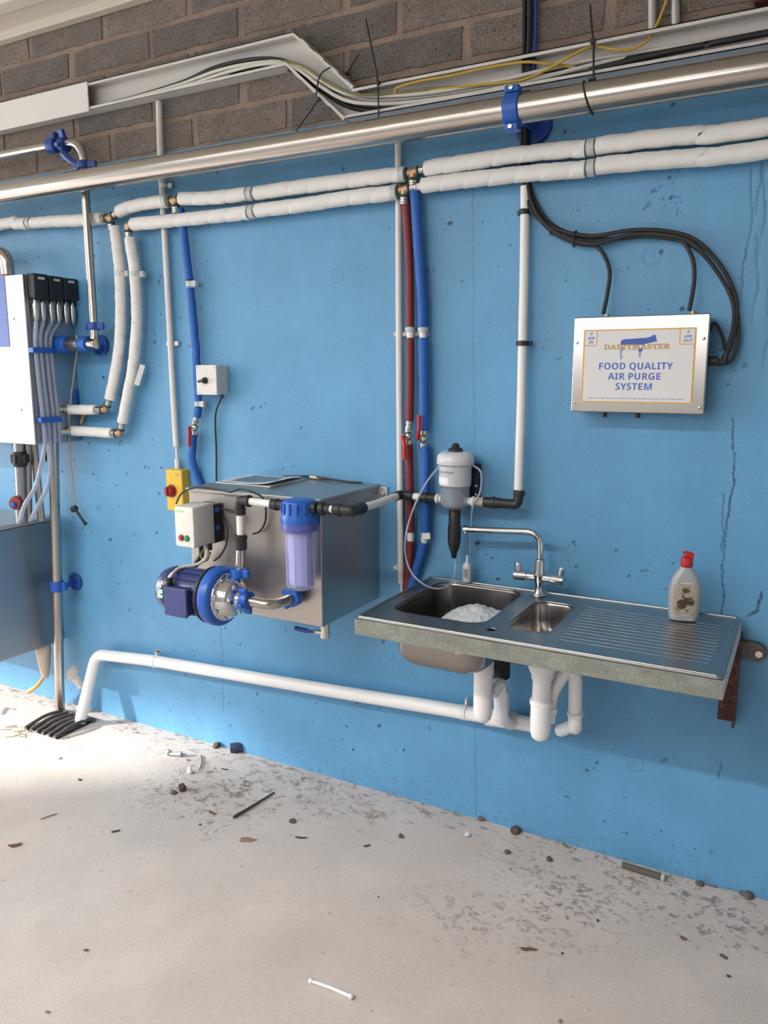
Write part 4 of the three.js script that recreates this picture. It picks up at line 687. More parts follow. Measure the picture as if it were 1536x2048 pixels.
{ // control box for the pump
  const x0 = -1.884, x1 = -1.802, y0 = 1.058, y1 = 1.197, o = thing('starter_box', 'white pump starter box with a red and a green push button', 'control box', [(x0 + x1) / 2, y0, 0.45]);
  part(o, 'cover', [loft([[0.45, 0.004], [0.535, 0.002], [0.55, 0], [0.553, -0.004]].map(([z, e]) => rloop((x0 + x1) / 2, 0, x1 - x0 + e, y1 - y0 + e, 0.006, 0).map(p => [p[0], (y0 + y1) / 2 - p[2], z])), true, true)], mat(rgb(0.68, 0.67, 0.64), 0.4));
  part(o, 'back_housing', [box(x0 + 0.002, x1 - 0.002, y0 - 0.004, y1 - 0.004, PT.z, 0.452, 0.004)], M.black);
  for (const y of [y1 - 0.025, y0 + 0.05]) part(o, 'latch', [box(x1 - 0.003, x1 + 0.003, y - 0.008, y + 0.008, 0.418, 0.44, 0.002)], M.brightBlue);
  part(o, 'red_button', [rod([x0 + 0.028, y0 + 0.032, 0.55], [x0 + 0.028, y0 + 0.032, 0.562], 0.0115, 0.0095, 20, 0.002)], M.red); part(o, 'green_button', [rod([x0 + 0.053, y0 + 0.032, 0.55], [x0 + 0.053, y0 + 0.032, 0.562], 0.0115, 0.0095, 20, 0.002)], M.green);
  part(o, 'print', [box(x0 + 0.008, x0 + 0.045, y1 - 0.019, y1 - 0.011, 0.5525, 0.5538)], mat(rgb(0.45, 0.58, 0.38), 0.5), 'faint green print');
  for (const [i, x] of [x0 + 0.04, x0 + 0.062, x1 - 0.004].entries()) part(o, 'cable_gland', [hex([x, y0 - 0.022, 0.47], [x, y0 + 0.002, 0.47], 0.009)], i === 1 ? M.grey : M.black);
}
single('cable', 'thick black cable dropping from the starter box behind the motor', 'cable', [sweep(spline([[-1.845, 1.04, 0.47], [-1.85, 1.01, 0.465], [-1.875, 0.985, 0.46], [-1.89, 0.965, 0.45]], 20), 0.0095, 10)], M.black);
single('cable', 'white cable curving from the starter box to the pump motor', 'cable', [sweep(spline([[-1.815, 1.045, 0.47], [-1.815, 1.01, 0.48], [-1.83, 0.99, 0.51], [-1.86, 0.985, 0.56], [-1.85, 0.978, 0.61], [-1.85, 0.965, 0.629]], 40), 0.006, 10)], cableWhite);
single('cable', 'thin olive cable curling under the starter box', 'cable', [sweep(spline([[-1.83, 1.04, 0.47], [-1.842, 1.015, 0.475], [-1.83, 0.997, 0.478], [-1.81, 1.003, 0.48], [-1.80, 1.03, 0.475]], 30), 0.004, 8)], cableOlive);

// ---------- dosing unit ----------
{
  const x = -1.046, z = 0.085, o = thing('dosing_unit', 'translucent plastic dosing unit with a black lower stem above the sink', 'dosing pump', [x, 1.01, z]);
  const L = (p, m, name, label, seg = 36) => part(o, name, [lathe(p.map(([r, h]) => [r, h - 1.0]), [x, 1.0, z], [0, 1, 0], seg)], m, label);
  const frost = mat(rgb(0.62, 0.64, 0.69), 0.35, 0, { transmission: 0.25, thickness: 0 });
  L([[0, 1.336], [0.058, 1.336], [0.0635, 1.342], [0.0635, 1.356], [0.060, 1.372], [0.045, 1.382], [0, 1.384]], mat(rgb(0.66, 0.66, 0.69), 0.35, 0, { transmission: 0.15 }), 'cap', 'frosted cap');
  L([[0.026, 1.382], [0.024, 1.392], [0.014, 1.396], [0.012, 1.406], [0.006, 1.411], [0, 1.411]], M.black, 'top_knob', 'black knob', 14);
  L([[0.0555, 1.338], [0.0545, 1.27], [0.053, 1.265], [0, 1.265]].reverse(), frost, 'upper_body', 'frosted body');
  L([[0.0515, 1.266], [0.05, 1.205], [0.045, 1.192], [0.02, 1.182], [0, 1.182]], mat(rgb(0.6, 0.65, 0.74), 0.15, 0, { transmission: 0.7, thickness: 0, side: THREE.DoubleSide }), 'lower_body', 'clear lower chamber');
  L([[0, 1.19], [0.034, 1.19], [0.036, 1.2], [0.036, 1.255], [0, 1.255]], mat(rgb(0.13, 0.15, 0.2), 0.4), 'piston', 'dark inner piston');
  L([[0, 1.013], [0.009, 1.013], [0.0105, 1.03], [0.018, 1.048], [0.023, 1.075], [0.023, 1.125], [0.0205, 1.128], [0.0195, 1.19], [0, 1.19]], M.black, 'stem', 'black ribbed stem');
  // name printed round the body and a paper sticker
  const t = canvasTexture(512, 96, (c, w, h) => { c.fillStyle = '#b4b6bf'; c.fillRect(0, 0, w, h); c.fillStyle = '#20222b'; c.font = 'italic bold 74px sans-serif'; c.textAlign = 'center'; c.fillText('DOSATRON', w / 2, 74); });
  const band = (r, y, h, a0, a1, m, name, label) => { const g = new THREE.CylinderGeometry(r, r, h, 14, 1, true, a0, a1 - a0); part(o, name, [g.translate(x, y, z)], m, label); };
  band(0.0556, 1.3155, 0.0125, -1.15, 0.45, mat(0xffffff, 0.4, 0, { map: t }), 'name_print'); band(0.0556, 1.286, 0.024, -1.15, 0.0, M.white, 'paper_sticker', 'white paper sticker');
  part(o, 'wall_plate', [box(x - 0.06, x + 0.062, 1.21, 1.335, 0.0, 0.03, 0.004)], M.black); for (const y of [1.232, 1.262]) part(o, 'screw', [rod([x + 0.056, y, 0.03], [x + 0.056, y, 0.034], 0.004, 0.004, 10)], M.white);
  for (const s of [-1, 1]) part(o, 'port', [rod([x + s * 0.03, 1.215, 0.08], [x + s * 0.068, 1.215, 0.08], 0.014, 0.0135), rod([x + s * 0.06, 1.215, 0.08], [x + s * 0.072, 1.215, 0.08], 0.018, 0.018, 18, 0.003)], mat(rgb(0.6, 0.61, 0.64), 0.4));
}
{
  const o = thing('elbow_pipe', 'black elbow and couplings joining the dosing unit to the white water pipe', 'pipe', [-0.9, 1.2, 0.07]);
  const e = [-0.829, 1.208, 0.065];
  part(o, 'adaptor', [rod([-0.976, 1.216, 0.08], [-0.94, 1.216, 0.078], 0.0145, 0.016)], mat(rgb(0.42, 0.36, 0.28), 0.5));
  part(o, 'coupling', [rod([-0.945, 1.216, 0.078], [-0.885, 1.216, 0.074], 0.018, 0.018, 20, 0.003), ring([-0.915, 1.216, 0.076], [-0.903, 1.216, 0.0755], 0.0185)], M.black);
  part(o, 'elbow', [sweep(poly([[-0.89, 1.216, 0.074], [e[0], 1.214, 0.066], [e[0] + 0.004, 1.262, 0.062]], 0.014, 6), 0.0165, 18), ring([e[0] + 0.003, 1.245, 0.0625], [e[0] + 0.004, 1.262, 0.062], 0.0172)], M.black);
}
single('clear_tube', 'thin clear plastic tube looping from the dosing unit down into the sink', 'tube', [sweep(spline([[-1.10, 1.335, 0.09], [-1.143, 1.266, 0.12], [-1.176, 1.164, 0.16], [-1.179, 1.066, 0.2], [-1.149, 0.987, 0.22], [-1.092, 0.941, 0.22], [-1.046, 0.926, 0.18], [-1.035, 0.943, 0.12], [-1.038, 0.989, 0.09], [-1.046, 1.02, 0.085]], 100), 0.0034, 8)], M.hose);
single('clear_tube', 'thin clear plastic tube hanging at the right of the dosing unit to the small bottle', 'tube', [sweep(spline([[-0.985, 1.34, 0.085], [-0.947, 1.318, 0.1], [-0.949, 1.251, 0.1], [-0.973, 1.206, 0.1], [-0.995, 1.111, 0.06], [-1.008, 1.012, 0.03]], 60), 0.0034, 8)], M.hose);
{
  const p = [-1.007, 0.932, 0.03], o = thing('dosing_bottle', 'tiny white plastic bottle standing on the back edge of the sink', 'bottle', [p[0], 0.925, 0.06]);
  part(o, 'bottle_body', [lathe([[0, 0], [0.014, 0], [0.0155, 0.003], [0.0155, 0.058], [0.012, 0.066], [0.005, 0.07], [0.0045, 0.092], [0.006, 0.094], [0, 0.096]], [p[0], 0.925, 0.06], [0, 1, 0], 20)], mat(rgb(0.6, 0.6, 0.62), 0.4));
  part(o, 'print', [box(p[0] - 0.006, p[0] + 0.008, 0.945, 0.975, 0.0745, 0.0765, 0.0005)], mat(rgb(0.28, 0.28, 0.31), 0.5), 'grey print');
}

// ---------- sink ----------
const SK = { x0: -1.152, x1: -0.132, z0: 0.045, z1: 0.575, y: 0.922 };
{
  const { x0, x1, z0, z1, y } = SK, o = thing('sink', 'stainless steel sink and a half with drainer in a grey painted frame', 'sink', [(x0 + x1) / 2, 0.74, (z0 + z1) / 2]);
  const MB = { x: -0.945, z: 0.27, w: 0.315, d: 0.40, r: 0.06 }, HB = { x: -0.661, z: 0.302, w: 0.135, d: 0.31, r: 0.045 };
  const hole = b => { const p = new THREE.Path(), l = rloop(b.x, -b.z, b.w, b.d, b.r, 0); l.forEach((q, i) => i ? p.lineTo(q[0], q[2]) : p.moveTo(q[0], q[2])); p.closePath(); return p; };
  const s = new THREE.Shape(); rloop((x0 + x1) / 2, -(z0 + z1) / 2, x1 - x0, z1 - z0, 0.012, 0).forEach((q, i) => i ? s.lineTo(q[0], q[2]) : s.moveTo(q[0], q[2])); s.closePath();
  s.holes.push(hole(MB), hole(HB)); const ho = new THREE.Path(); ho.absellipse(-0.752, -0.497, 0.016, 0.016, 0, 6.283); s.holes.push(ho);
  const deck = new THREE.ExtrudeGeometry(s, { depth: 0.004, bevelEnabled: true, bevelThickness: 0.0015, bevelSize: 0.0015, bevelSegments: 2, curveSegments: 16 }).rotateX(-Math.PI / 2).translate(0, y - 0.0055, 0);
  const dk = part(o, 'deck', [metricUv(deck, (a, b, c) => [c, a])], M.sink);
  part(dk, 'rim_bead', [sweep([...rloop((x0 + x1) / 2, (z0 + z1) / 2, x1 - x0 - 0.008, z1 - z0 - 0.008, 0.012, y + 0.0005).map(V), V([x1 - 0.004 , y + 0.0005, z1 - 0.016])], 0.0038, 8, false)], M.sink);
  for (let i = 0; i < 13; i++) { const z = 0.145 + i * 0.028; part(dk, 'drainer_rib', [obox([-0.365, y - 0.0007, z], [0.40 - 0.012 * Math.abs(i - 6) / 6, 0.0028, 0.018], 0.0013)], M.sink); }
  const bowl = (b, depth, name) => {
    const L = (k, dy, r = b.r) => rloop(b.x, b.z, b.w + k, b.d + k, r, y + dy, 8);
    part(o, name, [loft([L(0.012, 0.0005, b.r + 0.006), L(0.002, -0.002), L(-0.006, -0.012), L(-0.014, -depth * 0.5), L(-0.022, -depth + 0.035), L(-0.034, -depth + 0.014, b.r + 0.01), L(-0.062, -depth + 0.002, b.r), L(-0.10, -depth, b.r * 0.8)], false, true)], mat(rgb(0.33, 0.31, 0.295), 0.24, 1, { side: THREE.DoubleSide }));
  };
  bowl(MB, 0.178, 'main_bowl'); bowl(HB, 0.118, 'half_bowl');
  part(o, 'waste_ring', [rod([HB.x, y - 0.118, HB.z], [HB.x, y - 0.112, HB.z], 0.032, 0.03, 24, 0.002)], M.chrome);
  // painted angle frame
  const fTex = texture(512, 64, (u, v) => { const q = 0.95 + 0.25 * (fbm(u / 30, v / 14, 5) - 0.47) + 0.15 * (noise(u / 2, v / 2, 6) - 0.5); return fbm(u / 9, v / 7, 88, 3) > 0.74 ? [120, 88, 72] : [134 * q, 138 * q, 130 * q]; });
  fTex.repeat.set(1, 8);
  const frame = mat(0xffffff, 0.55, 0.1, { map: fTex, bumpMap: grainTex, bumpScale: 0.0008 });
  const yb = 0.866;
  part(o, 'front_apron', [metricUv(box(x0 - 0.004, x1 + 0.004, yb, y - 0.007, z1 + 0.001, z1 + 0.006, 0.0015), (a, b) => [a, b])], frame, 'grey painted front apron');
  part(o, 'side_apron', [metricUv(box(x1 + 0.001, x1 + 0.005, yb, y - 0.007, z0, z1 + 0.005, 0.0015), (a, b, c) => [c, b])], mat(rgb(0.50, 0.50, 0.52), 0.5), 'grey side apron');
  part(o, 'side_apron', [metricUv(box(x0 - 0.005, x0 - 0.001, yb, y - 0.007, z0, z1 + 0.005, 0.0015), (a, b, c) => [c, b])], frame, 'grey side apron');
  part(o, 'cross_bar', [box(x0, x1, yb, yb + 0.035, 0.002, 0.042, 0.002)], frame);
  part(o, 'cross_bar', [box(-0.560, -0.525, yb + 0.004, yb + 0.035, 0.03, z1, 0.002)], frame);
  part(o, 'bearer', [box(-0.79, -0.715, y - 0.045, y - 0.012, 0.46, 0.56, 0.002)], M.rubber);
  part(o, 'overflow', [rod([-0.745, 0.80, 0.30], [-0.79, 0.80, 0.30], 0.02, 0.02, 16, 0.003), rod([-0.745, 0.77, 0.30], [-0.745, 0.85, 0.30], 0.017, 0.017, 16, 0.003)], M.black, 'black overflow connector');
}
{ // mixer tap
  const x = -0.737, z = 0.095, y = SK.y, o = thing('mixer_tap', 'chrome mixer tap with a long swivel spout over the sink', 'tap', [x, y, z]);
  part(o, 'tap_base', [lathe([[0, 0], [0.024, 0], [0.025, 0.004], [0.014, 0.014], [0.012, 0.04], [0.018, 0.055], [0.021, 0.07], [0.016, 0.09], [0.0155, 0.118], [0.0125, 0.125], [0, 0.125]], [x, y, z])], M.chrome);
  part(o, 'spout', [sweep(poly([[x, y + 0.11, z], [x, 1.135, z], [x - 0.262, 1.122, z + 0.012], [x - 0.268, 1.105, z + 0.012]], 0.055, 14).slice(0, -9), 0.0105, 18), rod([x - 0.246, 1.123, z + 0.0113], [x - 0.266, 1.122, z + 0.012], 0.0125, 0.0125, 18, 0.002), rod([x - 0.258, 1.122, z + 0.012], [x - 0.258, 1.108, z + 0.012], 0.0105, 0.0105, 16, 0.002)], M.chrome);
  for (const s of [-1, 1]) {
    const a = part(o, 'valve_arm', [rod([x, y + 0.063, z], [x + s * 0.045, y + 0.063, z + 0.004], 0.0135, 0.013), rod([x + s * 0.042, y + 0.063, z + 0.004], [x + s * 0.085, y + 0.063, z + 0.008], 0.0175, 0.0165, 20, 0.002)], M.chrome);
    part(a, 'lever', [rod([x + s * 0.07, y + 0.075, z + 0.007], [x + s * 0.075, y + 0.102, z - 0.002], 0.008, 0.012, 14, 0.002)], M.chrome);
  }
}
{ // crumpled bag in the main bowl
  const g = new THREE.IcosahedronGeometry(1, 24), p = g.attributes.position;
  for (let i = 0; i < p.count; i++) {
    const v = new THREE.Vector3().fromBufferAttribute(p, i), n = noise(v.x * 2 + 5, v.y * 2 + v.z * 1.4, 3) + 0.55 * Math.abs(noise(v.x * 5 + 2, v.z * 5 + v.y * 3, 8) - 0.5) + 0.3 * Math.abs(noise(v.x * 11, v.z * 11 + v.y * 7, 9) - 0.5);
    const k = 0.78 + 0.26 * n; p.setXYZ(i, v.x * 0.125 * k, v.y * (v.y < 0 ? 0.045 : 0.075) * k, v.z * 0.155 * k);
  }
  const gg = plain(g); gg.computeVertexNormals(); gg.rotateZ(0.12); gg.rotateY(0.3);
  single('plastic_bag', 'crumpled translucent plastic bag lying in the main sink bowl', 'bag', [gg.translate(-0.862, 0.845, 0.325)], mat(rgb(0.85, 0.87, 0.9), 0.2, 0, { transmission: 0.4, thickness: 0, side: THREE.DoubleSide }));
}
{ // washing up bottle
  const bx = -0.28, bz = 0.15, y = SK.y + 0.003, o = thing('detergent_bottle', 'grubby clear detergent bottle with a red flip cap on the drainer', 'bottle', [bx, y, bz]);
  const turn = 0.25, T = l => l.map(([a, b, c]) => [bx + a * Math.cos(turn) + c * Math.sin(turn), y + b, bz - a * Math.sin(turn) + c * Math.cos(turn)]);
  const rows = [[0, 0.072, 0.036], [0.003, 0.079, 0.041], [0.012, 0.083, 0.043], [0.03, 0.087, 0.044], [0.075, 0.091, 0.046], [0.105, 0.087, 0.044], [0.13, 0.072, 0.04], [0.148, 0.05, 0.034], [0.158, 0.034, 0.03], [0.164, 0.03, 0.028]];
  part(o, 'bottle_body', [loft(rows.map(([h, w, d]) => T(rloop(0, 0, w, d, d * 0.48, h, 6))).reverse(), true, true)], mat(rgb(0.50, 0.50, 0.52), 0.2, 0, { transmission: 0.35, thickness: 0 }), 'grey translucent body');
  const tex = texture(128, 160, (u, v) => { const s = fbm(u / 26, v / 22, 17), t = fbm(u / 12, v / 9, 27, 3); const d = Math.hypot((u - 64) / 60, (v - 70) / 80); const k = Math.max(0, Math.min(1, (s * 1.2 - d * 0.55 - 0.16) * 4)); const a = 0.92 + 0.2 * (t - 0.47); return [(172 - 100 * k) * a, (162 - 102 * k) * a, (150 - 102 * k) * a]; });
  const lab = new THREE.PlaneGeometry(0.066, 0.09, 10, 6), q = lab.attributes.position;
  for (let i = 0; i < q.count; i++) { const a = q.getX(i), b = q.getY(i); const h = 0.066 + b, r = h < 0.075 ? 0 : 1, t = r ? (h - 0.075) / 0.036 : Math.max(0, h - 0.012) / 0.063, bw = r ? 0.091 - 0.005 * t : 0.083 + 0.008 * t, bd = r ? 0.046 - 0.003 * t : 0.043 + 0.003 * t, br = bd * 0.48, over = Math.max(0, Math.abs(a) - (bw / 2 - br)), [X, , Z] = T([[a, 0, bd / 2 - br + Math.sqrt(Math.max(0, br * br - over * over)) + 0.0012]])[0]; q.setXYZ(i, X, y + 0.066 + b, Z); }
  lab.computeVertexNormals(); part(o, 'label', [lab], mat(0xffffff, 0.6, 0, { map: tex, side: THREE.DoubleSide }), 'stained paper label');
  for (const h of [0.02, 0.114]) part(o, 'moulded_ridge', [sweep([-0.026, -0.015, 0, 0.015, 0.026].map(a => V(T([[a, h + a * a * 4, 0.0215 - a * a * 9]])[0])), 0.0022, 8)], mat(rgb(0.75, 0.75, 0.77), 0.2, 0, { transmission: 0.3 }));
  part(o, 'flip_cap', [lathe([[0, 0.162], [0.0165, 0.162], [0.0175, 0.166], [0.0165, 0.188], [0.014, 0.19], [0, 0.19]].map(([r, h]) => [r, h]), [bx, y, bz]), obox(T([[0.005, 0.197, 0]])[0], [0.025, 0.016, 0.022], 0.004, 0, turn, -0.25), obox(T([[-0.008, 0.203, 0]])[0], [0.012, 0.006, 0.014], 0.002, 0, turn, -0.3)], M.red, 'red flip cap');
}
// bracket, lug
{
  const a = [-0.165, 0.59, 0.03], b = [-0.12, 0.561, 0.012];
  const o = thing('angle_bracket', 'rusty brown angle iron bracket on the wall under the right end of the sink', 'bracket', [a[0], b[1], 0]);
  const rustT = texture(128, 256, (u, v) => { const q = fbm(u / 12, v / 16, 3), k = q > 0.52 ? 1 : 0.72; return [92 * k + 20 * q, 58 * k + 14 * q, 54 * k + 14 * q]; }); rustT.repeat.set(6, 4);
  const rust = mat(0xffffff, 0.8, 0.15, { map: rustT });
  part(o, 'web', [metricUv(box(-0.173, -0.130, 0.595, 0.865, 0.048, 0.054, 0.001), (u, v) => [u, v])], rust); part(o, 'flange', [metricUv(box(-0.131, -0.124, 0.576, 0.865, 0.001, 0.058, 0.001), (u, v, w) => [w, v])], rust, 'paler edge flange');
  const c = [-0.082, 0.814, 0.02], l = thing('wall_lug', 'dark steel lug bolted to the wall at the right end of the sink', 'bracket', [c[0], c[1] - 0.03, 0]);
  part(l, 'plate', [rod([c[0], c[1], 0.002], [c[0], c[1], 0.022], 0.03, 0.028, 28, 0.003), box(c[0] - 0.045, c[0], c[1] - 0.026, c[1] + 0.03, 0.002, 0.02, 0.004)], mat(rgb(0.13, 0.12, 0.115), 0.5, 0.6)); part(l, 'bolt', [hex([c[0] + 0.008, c[1], 0.02], [c[0] + 0.008, c[1], 0.034], 0.011)], M.nickel);
}
// ---------- drains ----------
{
  const o = thing('drain_pipe', 'long white waste pipe along the foot of the wall turning down to the floor grating', 'pipe', [-1.8, 0, 0.05]);
  part(o, 'tube', [sweep(poly([[-2.925, 0.012, 0.15], [-2.897, 0.325, 0.05], [-2.525, 0.356, 0.045], [-1.495, 0.406, 0.045], [-1.069, 0.43, 0.045], [-0.731, 0.443, 0.045]], 0.05, 8), 0.0262, 24)], M.pvc);
  for (const p of [[-2.522, 0.354, 0.045], [-1.01, 0.433, 0.045]]) { const c = part(o, 'pipe_clip', [ring([p[0] - 0.009, p[1], p[2]], [p[0] + 0.009, p[1] + 0.001, p[2]], 0.0268), box(p[0] - 0.004, p[0] + 0.004, p[1] + 0.026, p[1] + 0.05, 0.02, 0.04, 0.002)], M.white); part(c, 'screw', [rod([p[0], p[1] + 0.04, 0.02], [p[0] + 0.006, p[1] + 0.052, 0.05], 0.004)], M.brass); }
  const t = [-0.858, 0.437, 0.045];
  part(o, 'tee_socket', [rod([t[0] - 0.07, t[1] - 0.004, 0.045], [t[0] + 0.04, t[1] + 0.006, 0.045], 0.0305, 0.0305, 24, 0.002), sweep(poly([[t[0] - 0.02, t[1], 0.045], [t[0] + 0.0, t[1] + 0.05, 0.08], [t[0] + 0.0, t[1] + 0.11, 0.09]], 0.03, 6), 0.027, 20)], M.pvc);
  part(o, 'branch_tube', [rod([t[0], t[1] + 0.09, 0.09], [t[0], 0.63, 0.10], 0.021, 0.021, 20)], M.pvc);
  part(o, 'rubber_coupling', [rod([t[0], 0.615, 0.10], [t[0], 0.735, 0.10], 0.031, 0.029, 20, 0.004), rod([t[0] - 0.005, 0.665, 0.10], [t[0] - 0.06, 0.66, 0.14], 0.026, 0.026, 18, 0.004), hex([t[0] + 0.0, 0.735, 0.10], [t[0], 0.75, 0.10], 0.022)], M.rubber, 'black rubber coupling');
}
{
  const x = -0.865, z = 0.25, o = thing('waste_trap', 'white waste trap under the main sink bowl', 'trap', [x, 0.51, z]);
  part(o, 'cup', [lathe([[0, 0], [0.018, 0.002], [0.027, 0.012], [0.031, 0.03], [0.031, 0.165], [0.034, 0.168], [0.034, 0.232], [0, 0.232]], [x, 0.514, z], [0, 1, 0], 28)], M.pvc);
  part(o, 'outlet', [sweep(poly([[x + 0.02, 0.60, z - 0.03], [x + 0.035, 0.64, z - 0.07], [x + 0.035, 0.49, z - 0.1], [x + 0.035, [-0.876, 0.437, 0.045][1], 0.07]], 0.03, 8), 0.02, 18), ring([x + 0.035, 0.60, z - 0.082], [x + 0.035, 0.57, z - 0.088], 0.021)], M.pvc);
}
{
  const x = -0.655, z = 0.30, o = thing('waste_trap', 'white looped waste trap under the half bowl of the sink', 'trap', [x, 0.52, z]);
  part(o, 'cup', [lathe([[0, 0], [0.016, 0.003], [0.026, 0.012], [0.032, 0.032], [0.032, 0.118], [0.0355, 0.121], [0.0355, 0.134], [0.029, 0.137], [0.028, 0.200], [0.033, 0.203], [0.033, 0.218], [0.036, 0.222], [0.044, 0.24], [0.044, 0.285], [0, 0.285]], [x, 0.518, z], [0, 1, 0], 28)], M.pvc);
  part(o, 'loop_tube', [sweep(poly([[x + 0.015, 0.57, z - 0.03], [x + 0.015, 0.66, z - 0.04], [x + 0.062, 0.75, z - 0.06], [x + 0.085, 0.72, z - 0.07], [x + 0.085, 0.535, z - 0.09], [x + 0.07, 0.52, z - 0.16], [x + 0.0, 0.45, 0.06]], 0.05, 10), 0.0215, 20), ring([x + 0.0855, 0.585, z - 0.083], [x + 0.0855, 0.60, z - 0.081], 0.0225), ring([x + 0.0155, 0.60, z - 0.032], [x + 0.0155, 0.62, z - 0.034], 0.0235)], M.pvc);
}
// ---------- steel cabinet at the left ----------
const LC = { x0: -3.75, x1: -2.958, y0: 1.335, y1: 2.055, z: 0.25 };
{
  const { x0, x1, y0, y1, z } = LC, o = thing('steel_cabinet', 'stainless steel control cabinet at the left edge with black valve blocks on its side', 'cabinet', [x1 - 0.2, y0, 0]);
  part(o, 'cabinet_body', [box(x0, x1, y0, y1, 0.001, z - 0.014, 0.004)], mat(rgb(0.42, 0.45, 0.50), 0.4, 1));
  const d = part(o, 'door', [box(x0, x1 + 0.002, y0, y1, z - 0.012, z, 0.004)], mat(rgb(0.38, 0.385, 0.40), 0.38, 1));
  for (const p of [[-3.033, 1.874, 0.252], [-3.032, 1.485, 0.252]]) part(d, 'screw', [rod([p[0], p[1], z - 0.001], [p[0], p[1], z + 0.003], 0.006, 0.005, 12, 0.001)], M.galv);
  const s = [-3.09, 1.756, 0.252], t = [-3.077, 2.064, 0.252]; part(d, 'blue_sticker', [box(x0 + 0.2, t[0] + 0.005, s[1], t[1] - 0.01, z, z + 0.0015)], mat(rgb(0.06, 0.12, 0.42), 0.4), 'blue sticker');
  const xs = x1;
  for (const [i, zc] of [0.197, 0.118, 0.042].entries()) {
    const b = part(o, 'valve_block', [box(xs, xs + 0.05, 1.955 + i * 0.003, 2.058 - i * 0.002, zc - 0.037, zc + 0.037, 0.007)], M.black, 'black valve block');
    part(b, 'tag', [box(xs + 0.047, xs + 0.0515, 2.034, 2.044, zc - 0.016, zc + 0.016, 0.001)], M.grey);
    for (const dz of [-0.018, 0.018]) part(b, 'solenoid', [lathe([[0, 0], [0.006, 0], [0.008, 0.012], [0.013, 0.02], [0.014, 0.075], [0.008, 0.085], [0.009, 0.105], [0, 0.105]], [xs + 0.024, 1.855, zc + dz], [0, 1, 0], 16)], M.nickel, 'steel solenoid valve');
  }
  for (const [y, zc] of [[1.741, 0.195], [1.443, 0.182]]) part(o, 'tube_clip', [box(xs, xs + 0.034, y - 0.012, y + 0.012, zc - 0.055, zc + 0.055, 0.004)], M.brightBlue, 'blue tube clip');
  part(o, 'blue_plug', [rod([xs, 1.579, 0.14], [xs + 0.008, 1.579, 0.14], 0.017, 0.015, 20, 0.002)], M.brightBlue); part(o, 'blue_plug', [box(xs, xs + 0.008, 1.49, 1.57, 0.01, 0.03, 0.003)], M.brightBlue);
}
for (const [i, z0] of [0.225, 0.2, 0.172, 0.148].entries()) {
  const low = i < 2, end = i === 0 ? [[-2.996, 1.241, 0.2], [-2.995, 1.145, 0.24], [-3.032, 1.068, 0.27], [-3.074, 0.996, 0.27]] : [[-2.961, 1.218, 0.18], [-2.975, 1.13, 0.2], [-3.006, 1.052, 0.23], [-3.053, 0.991, 0.23]];
  single('clear_tube', ['clear tube curving from the cabinet to the steel trough, nearer the edge of the photo', 'clear tube curving from the cabinet to the steel trough, nearer the drain pipe', 'clear tube in the blue clips on the side of the cabinet, third from the door', 'clear tube in the blue clips on the side of the cabinet, fourth from the door'][i], 'tube', [sweep(spline([[LC.x1 + 0.022, 1.86, [0.215, 0.179, 0.136, 0.10][i]], [LC.x1 + 0.022, 1.8, z0], [LC.x1 + 0.018, 1.7, z0], [LC.x1 + 0.018, 1.45, z0 - 0.01], [LC.x1 + 0.016, 1.34, z0 - 0.012], ...(low ? end : [])], 90), 0.0095, 10)], M.hose, 'clear tubes on the cabinet');
}
{
  const x = [-3.22, 2.089, 0.12][0], o = thing('bent_pipe', 'bent steel pipe with a red band rising out of the cabinet top', 'pipe', [x, 2.055, 0.12]);
  part(o, 'tube', [sweep(poly([[x, 2.05, 0.12], [x, 2.175, 0.12], [x - 0.4, 2.175, 0.12]], 0.09, 12), 0.029, 24)], M.steel); part(o, 'red_band', [rod([x, 2.056, 0.12], [x, 2.078, 0.12], 0.034, 0.034, 28, 0.003)], M.red);
}
